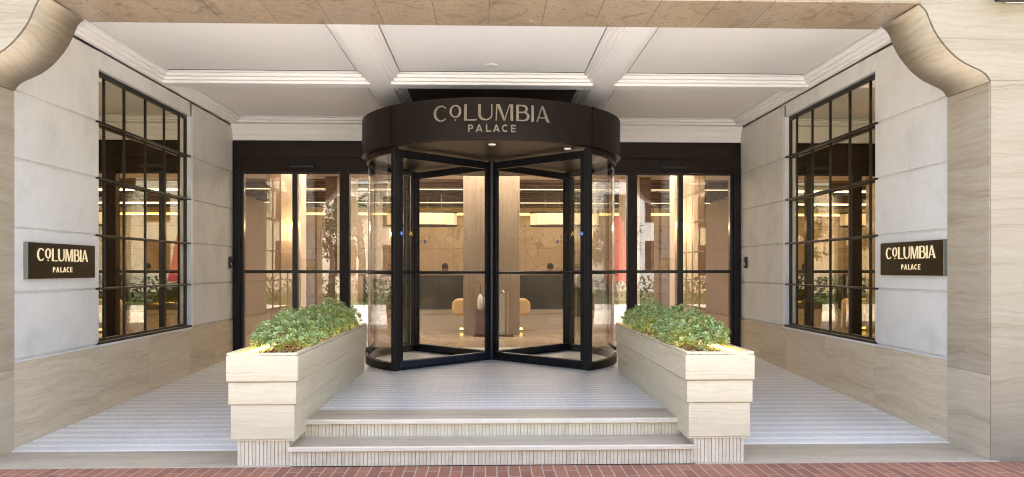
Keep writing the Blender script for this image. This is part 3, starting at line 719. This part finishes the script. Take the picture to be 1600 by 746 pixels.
# ---------------------------------------------------------------- planters
PW, PY0, PY1 = .558, 6.08, 9.50
def planter(x0, label, inner):
    # x0 = left edge of the top tier
    x1 = x0+PW
    o = thing('planter', label, 'planter', ((x0+x1)/2, (PY0+PY1)/2, 0), 'long travertine planters')
    for (ins, z0, z1) in ((0, .672, .872), (.014, .492, .666), (.030, .215, .486)):
        build(MB().box(x0+ins, x1-ins, PY0+ins*.6, PY1-ins*.2, z0, z1) if ins else MB().box(x0, x1, PY0, PY0+.03, z0, z1).box(x0, x1, PY1-.03, PY1, z0, z1).box(x0, x0+.03, PY0+.0301, PY1-.0301, z0, z1).box(x1-.03, x1, PY0+.0301, PY1-.0301, z0, z1), 'tier', M['trav_planter'], o, bevel=.005)
    build(MB().box(x0+.034, x1-.034, PY0+.03, PY1-.03, .20, .80), 'core', M['ribbed'], o)
    i = .004
    build(MB().box(x0+i, x1-i, PY0+i, PY0+.034, .876, .897).box(x0+i, x1-i, PY1-.034, PY1-i, .876, .897).box(x0+i, x0+.034, PY0+.0342, PY1-.0342, .876, .897).box(x1-.034, x1-i, PY0+.0342, PY1-.0342, .876, .897), 'rim', M['trav_planter'], o, bevel=.003)
    m = MB(); b0, b1 = x0+.075, x1-.075
    ribs(m, b0, b1, PY0+.04, 0, .21)
    n = int((PY1-PY0)/.029)
    for k in range(n):
        a = PY0+.062+k*(PY1-PY0-.12)/n
        for xx in ((b0-.0, b0+.02), (b1-.02, b1)): m.box(xx[0], xx[1], a+.002, a+(PY1-PY0-.12)/n-.002, 0, .21)
    build(m, 'ribbed_base', M['ribbed'], o)
    build(MB().box(b0+.008, b1-.008, PY0+.048, PY1-.05, 0, .212), 'base_core', M['groove'], o)
    build(MB().box(x0+.031, x1-.031, PY0+.031, PY1-.031, .80, .825), 'soil', M['soil'], o)
    for xx in ((x0+.036, x0+.046), (x1-.046, x1-.036)):
        build(MB().box(xx[0], xx[1], PY0+.04, PY1-.04, .848, .858), 'light_strip', M['led'], o)
    return o
PL0, PR0 = -2.062, 1.565
planter(PL0, 'long stepped travertine planter of clipped shrubs, left of the steps', 1)
planter(PR0, 'long stepped travertine planter of clipped shrubs, right of the steps', -1)
def pebbles(x0):
    m = MB(); rnd = random.Random(int(x0*10))
    for k in range(900):
        x = rnd.uniform(x0+.05, x0+PW-.05); y = rnd.uniform(PY0+.05, PY1-.05); r = rnd.uniform(.008, .018)
        i = len(m.v); z = .826+r*.4
        m.v += [(x-r, y, z), (x+r, y+r*.2, z), (x, y-r*.9, z), (x+r*.1, y+r*.9, z), (x, y, z+r*.7), (x, y, z-r*.6)]
        m.f += [tuple(i+q for q in t) for t in ((0, 2, 4), (2, 1, 4), (1, 3, 4), (3, 0, 4), (2, 0, 5), (1, 2, 5), (3, 1, 5), (0, 3, 5))]
    return m
for x0 in (PL0, PR0):
    o = build(pebbles(x0), 'gravel', M['pebble'], smooth=True); struct(o, 'stuff', 'white pebbles covering the soil of the %s planter' % ('left' if x0 < 0 else 'right'), 'gravel')

def leaf(m, p, d, up, L, Wd):
    side = d.cross(up).normalized(); nrm = side.cross(d).normalized()
    i = len(m.v)
    a = p; b = p+d*L*.45+side*Wd*.32+nrm*L*.03; c = p+d*L*.8+side*Wd*.5-nrm*L*.02; e = p+d*L-nrm*L*.12
    f = p+d*L*.8-side*Wd*.5-nrm*L*.02; g = p+d*L*.45-side*Wd*.32+nrm*L*.03; mid = p+d*L*.6-nrm*L*.10
    m.v += [tuple(q) for q in (a, b, c, e, f, g, mid)]
    m.f += [(i, i+1, i+6), (i+1, i+2, i+6), (i+2, i+3, i+6), (i+3, i+4, i+6), (i+4, i+5, i+6), (i+5, i, i+6)]
def shrub(cx, cy, rx, ry, h, label, seed, nros=190):
    rnd = random.Random(seed)
    z0 = .82
    o = thing('shrub', label, 'shrub', (cx, cy, z0), 'clipped shrubs in the planters')
    lv = MB(); tw = MB(); stems = []
    for k in range(11):
        t = rnd.uniform(0, 2*PI); r_ = rnd.uniform(.1, .6); top = Vector((cx+rx*r_*math.cos(t)*1.1, cy+ry*r_*math.sin(t)*1.1, z0+h*rnd.uniform(.45, .75)))
        base = Vector((cx+rx*.22*math.cos(t), cy+ry*.3*math.sin(t), z0)); mid = (base+top)/2+Vector((rnd.uniform(-.03, .03), rnd.uniform(-.03, .03), 0))
        tw.tube([base, mid, top], [.007, .005, .0035], 5)
        for q in range(2):
            e = top+Vector((rnd.uniform(-.07, .07), rnd.uniform(-.07, .07), rnd.uniform(.0, .07))); tw.tube([mid, (mid+e)/2+Vector((0, 0, .01)), e], [.004, .003, .002], 4)
    lob = [(rnd.uniform(0, 2*PI), rnd.uniform(.04, .13)) for _ in range(5)]
    for k in range(nros):
        u = rnd.uniform(-.22, 1); t = rnd.uniform(0, 2*PI); rr = math.sqrt(max(0, 1-max(u, 0)**2))
        if u < 0: rr = 1+u*.9
        sc = (rnd.uniform(.86, 1.12) if rnd.random() < .72 else rnd.uniform(.5, .9))
        for la, lm in lob: sc += lm*math.exp(-((math.cos(t-la)-1)**2)*6)*(.5+.5*max(u, 0)) - .02
        n = Vector((rr*math.cos(t)/rx, rr*math.sin(t)/ry, max(u, -.2)/h)).normalized()
        p = Vector((cx+rx*rr*math.cos(t)*sc, cy+ry*rr*math.sin(t)*sc, z0+h*(.33+.62*u*sc)))
        if p.z < z0+.02: p.z = z0+.02+rnd.random()*.03
        ax = (n*.8+Vector((0, 0, .75))+Vector((rnd.uniform(-.5, .5), rnd.uniform(-.5, .5), rnd.uniform(-.2, .3)))).normalized()
        a1 = ax.orthogonal().normalized(); a2 = ax.cross(a1)
        nl = rnd.randint(8, 11); ph = rnd.random()*6
        for q in range(nl):
            tt = ph+q*2.399; lift = .15+.75*(q/nl)
            d = ((a1*math.cos(tt)+a2*math.sin(tt))*(1-lift*.55)+ax*lift).normalized()
            leaf(lv, p+ax*.006*q/3, d, ax, rnd.uniform(.034, .054)*(1-.25*q/nl), rnd.uniform(.016, .024))
    build(lv, 'foliage', M['leaf'], o); build(tw, 'stems', M['twig'], o)
pos = ['nearest the street', 'second from the street', 'third from the street', 'fourth from the street', 'nearest the revolving door']
for side, x0 in (('left', PL0), ('right', PR0)):
    cx = x0+PW/2
    ycs = [6.75, 7.3, 7.88, 8.46, 9.02]
    for k, yc in enumerate(ycs):
        hh = [.31, .33, .34, .34, .31][k]*(1.0 if side == 'left' else .98)
        shrub(cx+random.uniform(-.02, .02), yc, .265, .335, hh, 'green small-leaved shrub in the %s planter, %s' % (side, pos[k]), 100+k+(50 if side == 'right' else 0), 270)

# ---------------------------------------------------------------- lobby seen through the glass
LY0, LY1, LX, LZ = YD+.06, 26.0, 6.6, 3.62
struct(build(MB().box(-LX, LX, LY0, LY1, PZ-.2, PZ-.003), 'lobby_floor', M['lobby_tile']))
struct(build(MB().box(-LX, LX, LY0+.2, 17.6, LZ, LZ+.1), 'lobby_ceiling', M['white_paint']))
wc = thing('slatted_ceiling', 'dark walnut lobby ceiling with warm light lines above the reception', 'ceiling', (0, 21, LZ))
build(MB().box(-LX, LX, 17.6, 25.2, LZ-.02, LZ+.1), 'timber_soffit', M['wood'], wc)
m = MB()
for k in range(13): m.box(-LX, LX, 18.0+k*.55, 18.12+k*.55, LZ-.08, LZ-.021)
build(m, 'timber_slats', M['wood'], wc)
for y in (18.9, 22.7): build(MB().box(-LX, LX, y, y+.09, LZ-.095, LZ-.081), 'light_line', M['led_room'], wc)
build(MB().box(-LX, LX, 25.0, 25.1, 3.33, 3.40), 'cove_light', M['led_yellow'], wc)
bw = thing('lobby_back_wall', 'veined honey coloured stone wall behind the reception desk', 'wall', (0, 25.6, 0)); 
build(MB().box(-LX, LX, 25.5, 25.7, .2, 3.8), 'stone_panels', M['onyx'], bw)
for s, l in ((-1, 'left'), (1, 'right')):
    sw = thing('lobby_side_wall', 'warm beige panelled lobby wall on the %s behind the glass' % l, 'wall', (s*5, 19, 0))
    a, b = sorted((s*(LX-.02), s*LX)); build(MB().box(a, b, LY0, 25.5, .2, 3.8), 'panelling', M['wood_wall'], sw)
    X = lambda a, b: sorted((s*a, s*b))
    build(MB().box(*X(5.0, LX-.03), 14.4, 14.7, .2, LZ-.01), 'beige_panel', M['lobby_wall'], sw, bevel=.01)
    build(MB().box(*X(4.02, 4.3), 15.2, 15.6, .2, LZ-.01), 'pilaster', M['wood_wall'], sw, bevel=.01)
    build(MB().box(*X(3.52, 3.9), 14.5, 14.9, .2, LZ-.01), 'pilaster', M['lobby_wall'], sw, bevel=.01)
    build(MB().box(*X(2.95, 3.35), 17.0, 17.4, .2, LZ-.01), 'pilaster', M['lobby_wall'], sw, bevel=.01)
    build(MB().box(*X(3.351, 3.62), 17.1, 17.3, .2, LZ-.01), 'dark_panel', M['wood'], sw)
    sc = thing('wall_sconce', 'glowing glass wall sconce on a lobby pilaster at the %s' % l, 'wall lamp', (s*3.55, 14.45, 2.2), 'lobby sconces')
    build(MB().lathe([(.02, 2.26), (.05, 2.30), (.075, 2.40), (.06, 2.46), (.03, 2.48)], s*3.60, 14.40, 16), 'lamp_shade', M['sconce'], sc, smooth=True)
    build(MB().lathe([(.012, 2.10), (.022, 2.18), (.022, 2.259)], s*3.60, 14.40, 12), 'bracket', M['brass'], sc, smooth=True)
    ld = bpy.data.lights.new('sconce_light', 'POINT'); ld.energy = 3; ld.color = (1, .72, .4); ld.shadow_soft_size = .06
    lo = bpy.data.objects.new('sconce_light', ld); COL.objects.link(lo); lo.location = (s*3.6, 14.2, 2.35)
# lobby lamps: at the ceiling light lines, plus an added fill near the doors
for (x, y, z, sx, sy, e) in ((0, 14.6, 3.58, 8, 1.2, 58), (0, 18.95, 3.5, 10, .3, 30), (0, 22.75, 3.5, 10, .3, 18), (0, 24.6, 3.3, 10, .3, 8)):
    ld = bpy.data.lights.new('lobby_light', 'AREA'); ld.shape = 'RECTANGLE'; ld.size = sx; ld.size_y = sy; ld.energy = e; ld.color = (1, .86, .70)
    lo = bpy.data.objects.new('lobby_light', ld); COL.objects.link(lo); lo.location = (x, y, z)
# column, wrap-around seat
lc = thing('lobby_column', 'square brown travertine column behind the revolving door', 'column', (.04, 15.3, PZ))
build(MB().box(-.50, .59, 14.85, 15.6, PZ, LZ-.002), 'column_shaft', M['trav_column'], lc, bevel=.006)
def roundrect(x0, x1, y0, y1, r, n=8):
    p = []
    for cx, cy, a in ((x1-r, y1-r, 0), (x0+r, y1-r, 90), (x0+r, y0+r, 180), (x1-r, y0+r, 270)):
        for k in range(n+1): t = R(a+90*k/n); p.append((cx+r*math.cos(t), cy+r*math.sin(t)))
    return p
sb = thing('curved_seat', 'tan leather pod seats showing on both sides of the lobby column', 'seat', (.04, 16, PZ))
build(MB().prism(roundrect(-.76, .84, .64, .95, .12), 'y', 15.65, 16.2), 'backrest', M['tan'], sb, bevel=.03)
build(MB().prism(roundrect(-.66, .74, 15.7, 16.5, .2), 'z', .60, .655), 'seat', M['tan'], sb, bevel=.01)
build(MB().box(-.45, .53, 15.8, 16.3, PZ, .60), 'plinth', M['brass'], sb)
build(MB().box(-.60, .68, 15.65, 15.68, .33, .37), 'glow_strip', M['led_yellow'], sb)
# umbrella stands
us = thing('umbrella_stand', 'burgundy square umbrella stand in front of the lobby column', 'umbrella stand', (-.12, 14.6, PZ))
build(MB().box(-.26, -.0, 14.5, 14.72, PZ+.012, .80), 'bin', M['burgundy'], us, bevel=.006)
build(MB().box(-.30, .04, 14.46, 14.76, PZ, PZ+.011), 'base_plate', M['black'], us)
for k, (x, hnd, lab) in enumerate(((-.17, True, 'furled white umbrella with curved wooden handle in the burgundy stand'), (-.05, False, 'furled white umbrella without visible handle, nearer the door shaft'))):
    u = thing('umbrella', lab, 'umbrella', (x, 14.61, .5))
    build(MB().lathe([(.02, .45), (.035, .75), (.055, .90), (.05, 1.0), (.02, 1.08), (.006, 1.10)], x, 14.61, 12), 'canopy', M['cloth_white'], u, smooth=True)
    if hnd: build(MB().tube([(x, 14.61, 1.08), (x, 14.61, 1.26)]+[(x-.045+.045*math.cos(R(a)), 14.61, 1.28+.045*math.sin(R(a))) for a in range(0, 200, 25)], .011, 8), 'handle', M['wood_handle'], u, smooth=True)
ub = thing('umbrella_bag_dispenser', 'slim stand with clear bags and brass post beside the lobby column', 'stand', (.25, 14.6, PZ))
build(MB().box(.12, .46, 14.46, 14.76, PZ, PZ+.012), 'base_plate', M['black'], ub)
m = MB()
for k in range(16): m.box(.20+.006*math.sin(k*1.7), .285+.008*math.cos(k*2.3), 14.52+.004*k, 14.522+.004*k, PZ+.03, 1.10-.004*k)
build(m, 'plastic_bags', M['acrylic'], ub)
build(MB().box(.33, .37, 14.58, 14.62, PZ+.012, 1.14), 'post', M['brass'], ub, bevel=.003)
build(MB().tube([(.2, 14.56, 1.12), (.24, 14.56, 1.18), (.28, 14.56, 1.12)], .014, 8), 'hook', M['steel'], ub)
# reception desk and staff
rdsk = thing('reception_desk', 'long dark reception desk on a pale plinth at the back of the lobby', 'desk', (0, 22.3, PZ))
build(MB().box(-3.6, 3.6, 22.0, 22.6, .42, 1.38), 'desk_front', M['desk'], rdsk, bevel=.01)
build(MB().box(-3.7, 3.7, 21.94, 22.7, 1.381, 1.425), 'desk_top', M['wood'], rdsk, bevel=.008)
build(MB().box(-3.55, 3.55, 22.03, 22.6, PZ, .419), 'plinth', M['trav_planter'], rdsk)
def person(x, y, label, hairlen):
    o = thing('person', label, 'person', (x, y, PZ))
    me = bpy.data.meshes.new('body')
    D_ = .33
    J = [(0, 0, .95), (0, 0, 1.12), (0, 0, 1.35), (0, 0, 1.47), (0, -.01, 1.55), (0, -.02, 1.62), (0, -.015, 1.70),
         (.17, 0, 1.41), (.24, -.02, 1.15), (.20, -.20, .98), (-.17, 0, 1.41), (-.24, -.02, 1.15), (-.20, -.20, .98),
         (.09, -.02, .90), (.12, -.43, .88), (.12, -.40, .41), (.12, -.56, .37), (-.09, -.02, .90), (-.12, -.43, .88), (-.12, -.40, .41), (-.12, -.56, .37)]
    J = [(a_, b_, c_-D_) for a_, b_, c_ in J]
    E = [(0, 1), (1, 2), (2, 3), (3, 4), (4, 5), (5, 6), (2, 7), (7, 8), (8, 9), (2, 10), (10, 11), (11, 12), (0, 13), (13, 14), (14, 15), (15, 16), (0, 17), (17, 18), (18, 19), (19, 20)]
    Rd = [.14, .13, .15, .06, .075, .09, .075, .07, .05, .035, .07, .05, .035, .09, .065, .045, .035, .09, .065, .045, .035]
    me.from_pydata(J, E, []); b = bpy.data.objects.new('body', me); COL.objects.link(b); b.parent = o
    md = b.modifiers.new('skin', 'SKIN'); 
    if not me.skin_vertices: 
        bpy.context.view_layer.objects.active = b; bpy.ops.mesh.customdata_skin_add()
    for i, r_ in enumerate(Rd): me.skin_vertices[0].data[i].radius = (r_, r_*.82)
    me.skin_vertices[0].data[0].use_root = True
    ss = b.modifiers.new('sub', 'SUBSURF'); ss.levels = 2; ss.render_levels = 2
    dg = bpy.context.evaluated_depsgraph_get(); em = bpy.data.meshes.new_from_object(b.evaluated_get(dg))
    b.modifiers.clear(); b.data = em; em.materials.clear(); em.materials.append(M['suit']); em.materials.append(M['skin'])
    for p in em.polygons:
        p.use_smooth = True
        if p.center.z > 1.475-D_: p.material_index = 1
    h = MB().lathe([(.095, 1.63), (.102, 1.68), (.09, 1.75), (.05, 1.785), (.01, 1.795)], 0, .012, 16)
    if hairlen: h.lathe([(.07, 1.50), (.09, 1.56), (.098, 1.64)], 0, .04, 12)
    hm = MB(); hm.v = [(a+o.location.x, b_+o.location.y, c_-D_+o.location.z) for a, b_, c_ in h.v]; hm.f = h.f
    build(hm, 'hair', M['hair'], o, smooth=True)
    for sx in (-.032, .032):
        fm = MB().lathe([(.004, 1.650), (.010, 1.656), (.004, 1.662)], sx, -.098, 8)
        fm.v = [(a+o.location.x, b_+o.location.y, c_-D_+o.location.z) for a, b_, c_ in fm.v]; build(fm, 'eye', M['hair'], o)
    for mm, nm_ in ((MB().box(-.025, .025, -.098, -.088, 1.585, 1.592), 'mouth'), (MB().prism([(-.012, 1.615), (.012, 1.615), (0, 1.66)], 'y', -.115, -.08), 'nose')):
        mm.v = [(a+o.location.x, b_+o.location.y, c_-D_+o.location.z) for a, b_, c_ in mm.v]
        build(mm, nm_, M['burgundy'] if nm_ == 'mouth' else M['skin'], o)
    return o
person(-1.33, 23.2, 'dark-haired receptionist in dark uniform sitting behind the desk, left of the column', True)
person(1.85, 23.2, 'receptionist with bare head in dark uniform behind the desk, right of the column', False)
# chandeliers
def chandelier(cx, label):
    cy = 19.8; o = thing('chandelier', label, 'chandelier', (cx, cy, 2.9), 'lobby chandeliers')
    m = MB(); n = 72
    def pt(k, z): t = 2*PI*k/n; rr = 1+.05*math.sin(t*12); return (cx+.86*rr*math.cos(t), cy+.34*rr*math.sin(t), z)
    i = 0
    for z in (2.70, 3.02): m.v += [pt(k, z) for k in range(n)]
    m.f = [(k, (k+1) % n, n+(k+1) % n, n+k) for k in range(n)]
    sh_ = build(m, 'lamp_shade', M['shade'], o, smooth=True)
    for z in (2.685, 3.02):
        m = MB(); m.tube([pt(k, z) for k in range(n)]+[pt(0, z)], .022, 6); build(m, 'trim_ring', M['desk'], sh_, smooth=True)
    for dx in (-.5, -.15, .15, .5): build(MB().tube([(cx+dx, cy, 3.0), (cx+dx, cy, LZ-.09)], .006, 5), 'rod', M['brass'], o)
chandelier(-1.73, 'scalloped cream pendant chandelier hanging in the lobby, left of the column')
chandelier(1.95, 'scalloped cream pendant chandelier hanging in the lobby, right of the column')
# potted branches either side of the desk
for s, l in ((-1, 'left'), (1, 'right')):
    o = thing('vase_of_branches', 'vase of dark leafy branches in the lobby, %s of the column' % l, 'plant', (s*2.35, 20.6, PZ))
    cx = s*2.35
    build(MB().lathe([(.10, PZ), (.17, .6), (.15, .9), (.08, 1.05), (.1, 1.1)], cx, 20.6, 20), 'vase', M['desk'], o, smooth=True)
    br_ = MB(); lf = MB(); rnd = random.Random(5+s)
    for k in range(9):
        e = Vector((cx+rnd.uniform(-.35, .35), 20.6+rnd.uniform(-.3, .3), rnd.uniform(1.5, 2.1))); mid = Vector(((cx*1.2+e.x)/2.2, (20.6*1.2+e.y)/2.2, 1.45))
        br_.tube([(cx, 20.6, 1.05), mid, e], [.01, .007, .004], 5)
        for q in range(14):
            t = rnd.uniform(.2, 1); p = mid.lerp(e, t); d = Vector((rnd.uniform(-1, 1), rnd.uniform(-1, 1), rnd.uniform(-.4, .8))).normalized(); leaf(lf, p, d, Vector((0, 0, 1)), .10, .04)
    build(br_, 'branches', M['twig'], o); build(lf, 'foliage', M['hedge'], o)

# rooms behind the gridded side windows
for s, l in ((-1, 'left'), (1, 'right')):
    X = lambda a, b: sorted((s*a, s*b))
    rm = thing('lounge_room', 'warm lit lounge behind the %s gridded window' % l, 'room', (s*5.8, 9.3, 0))
    build(MB().box(*X(7.4, 7.5), 7.0, 12.3, .2, 3.9), 'back_wall', M['wood_wall'], rm)
    build(MB().box(*X(4.45, 7.4), 7.0, 7.1, .2, 3.9).box(*X(4.45, 7.4), 12.2, 12.3, .2, 3.9), 'end_wall', M['lobby_wall'], rm)
    build(MB().box(*X(4.45, 7.4), 7.1, 12.2, .2, .3), 'floor', M['lobby_tile'], rm)
    build(MB().box(*X(4.45, 7.4), 7.1, 12.2, 3.8, 3.9), 'ceiling', M['white_paint'], rm)
    so_ = thing('lounge_sofa', 'tan tufted sofa behind the %s gridded window' % l, 'sofa', (s*6.6, 9.8, .3))
    build(MB().box(*X(6.2, 7.0), 8.8, 10.9, .42, .72), 'seat', M['tan'], so_, bevel=.06)
    build(MB().box(*X(7.0, 7.25), 8.8, 10.9, .42, 1.25), 'backrest', M['tan'], so_, bevel=.06)
    build(MB().box(*X(6.25, 7.2), 8.86, 10.84, .30, .42), 'base', M['wood'], so_)
    ld = bpy.data.lights.new('lounge_light', 'AREA'); ld.size = 2; ld.energy = 9; ld.color = (1, .72, .42)
    lo = bpy.data.objects.new('lounge_light', ld); COL.objects.link(lo); lo.location = (s*5.9, 9.6, 3.75)

# ---------------------------------------------------------------- floodlight at the top right corner
fl = thing('wall_floodlight', 'black wall floodlight at the top right corner of the facade', 'wall lamp', (4.33, 5.95, 3.7))
build(MB().prism([(5.90, 3.745), (5.93, 3.70), (6.03, 3.69), (6.05, 3.74), (6.02, 3.84), (5.93, 3.85)], 'x', 4.04, 4.45), 'housing', M['black'], fl, bevel=.012)
build(MB().box(4.15, 4.32, 6.055, 6.099, 3.70, 3.80), 'bracket', M['steel'], fl, bevel=.006)

# ---------------------------------------------------------------- the street behind the camera, seen in the glass
def palm(x, y, h, label, seed):
    rnd = random.Random(seed); o = thing('palm_tree', label, 'palm tree', (x, y, 0), 'palms across the street')
    tp = Vector((x+rnd.uniform(-.3, .3), y, h))
    build(MB().tube([(x, y, -.1), (x+.05, y, h*.4), tp], [.24, .17, .14], 12), 'trunk', M['bark'], o, smooth=True)
    lf = MB()
    for k in range(34):
        a = rnd.uniform(0, 2*PI); el = rnd.uniform(-.5, 1.1); L = rnd.uniform(1.5, 2.1); p = tp.copy(); d = Vector((math.cos(a)*math.cos(el), math.sin(a)*math.cos(el), math.sin(el)))
        for q in range(12):
            p2 = p+d*L/12; d = (d+Vector((0, 0, -.13))).normalized(); sd_ = d.cross(Vector((0, 0, 1))).normalized()
            for sg in (-1, 1):
                e = p+sd_*sg*(.36*(1-abs(q/12-.4)))+d*.22+Vector((0, 0, -.12)); lf.quad(tuple(p), tuple(p+d*.05), tuple(e))
            p = p2
    build(lf, 'crown', M['palm'], o); return o
palm(-6.2, -9.5-3, 4.9, 'palm tree across the street reflected beside the left sliding door', 1)
palm(-4.2, -14.5, 5.4, 'palm tree across the street reflected in the left curved glass', 2)
palm(3.4, -14, 5.0, 'palm tree across the street reflected in the right curved glass', 3)
palm(9.8, -13, 5.6, 'palm tree across the street reflected in the right sliding door', 4)
def tree(x, y, h, r, label, seed):
    rnd = random.Random(seed); o = thing('street_tree', label, 'tree', (x, y, 0), 'trees across the street')
    build(MB().tube([(x, y, -.1), (x+.1, y, h*.35), (x, y+.1, h*.6)], [.22, .16, .1], 10), 'trunk', M['bark'], o, smooth=True)
    lf = MB(); cl = [(Vector((x+rnd.uniform(-1, 1)*r*.7, y+rnd.uniform(-1, 1)*r*.7, h*.65+rnd.uniform(-.6, 1)*r*.5)), r*rnd.uniform(.3, .5)) for _ in range(14)]
    for k in range(2600):
        c, rr = rnd.choice(cl); d = Vector((rnd.gauss(0, 1), rnd.gauss(0, 1), rnd.gauss(0, 1))).normalized(); leaf(lf, c+d*rr*rnd.uniform(.6, 1), (d+Vector((rnd.uniform(-.5, .5), rnd.uniform(-.5, .5), -.2))).normalized(), Vector((.1, 0, 1)), .22, .13)
    build(lf, 'crown', M['hedge'], o)
for k, (x, y, h, r) in enumerate(((-13, -17, 6.5, 2.4), (-9, -19, 5.5, 2.2), (14, -18, 6.5, 2.4), (-1, -20, 5, 2.0), (7, -20, 5.2, 2.2))):
    tree(x, y, h, r, ['broad dark tree at the far left of the park', 'round dark tree between two palms across the street', 'broad dark tree at the far right of the park', 'small dark tree behind the middle of the park', 'small dark tree beyond the red parasol'][k], 20+k)
hd = thing('hedge', 'long clipped dark hedge along the far side of the road', 'hedge', (0, -13.2, 0))
lf = MB(); rnd = random.Random(9)
for k in range(7000):
    p = Vector((rnd.uniform(-24, 24), -13.2+rnd.uniform(-.35, .35), rnd.uniform(0, 1.15))); d = Vector((rnd.gauss(0, 1), rnd.gauss(0, 1)+.6, rnd.gauss(0, 1)+.3)).normalized(); leaf(lf, p, d, Vector((.1, .1, 1)), .2, .14)
build(lf, 'foliage', M['hedge'], hd)
pa = thing('red_parasol', 'closed tall red parasol across the road reflected in the right glass', 'parasol', (6.3, -9.2-3.2, 0))
build(MB().lathe([(.75, 1.0), (.62, 1.6), (.42, 2.8), (.2, 3.9), (.03, 4.4)], 6.3, -12.4, 14), 'canopy', M['red'], pa)
build(MB().lathe([(.035, -.1), (.035, 1.1)], 6.3, -12.4, 10), 'pole', M['steel'], pa)
bd = thing('opposite_building', 'cream apartment building across the park reflected in the doors', 'building', (14, -33, 0))
build(MB().box(4, 26, -38, -30, 0, 15), 'wall', M['paving'], bd)
for i in range(7):
    for j in range(4):
        f = build(MB().box(5.2+i*3, 6.8+i*3, -30, -29.95, 1.6+j*3.4, 3.6+j*3.4), 'window', M['bronze'], bd)

rw = thing('terraced_building', 'long low sandstone terrace beyond the park reflected behind the palms', 'building', (-14, -26, 0))
build(MB().box(-34, 3.4, -34, -26, 0, 7.2), 'wall', M['lobby_wall'], rw)
build(MB().box(-34.3, 3.6, -34.3, -25.8, 7.201, 7.5), 'cornice', M['paving'], rw)
for i in range(11):
    for j in range(2):
        build(MB().box(-32.6+i*3.2, -31.2+i*3.2, -26, -25.95, 1.2+j*3.2, 3.2+j*3.2), 'window', M['bronze'], rw)
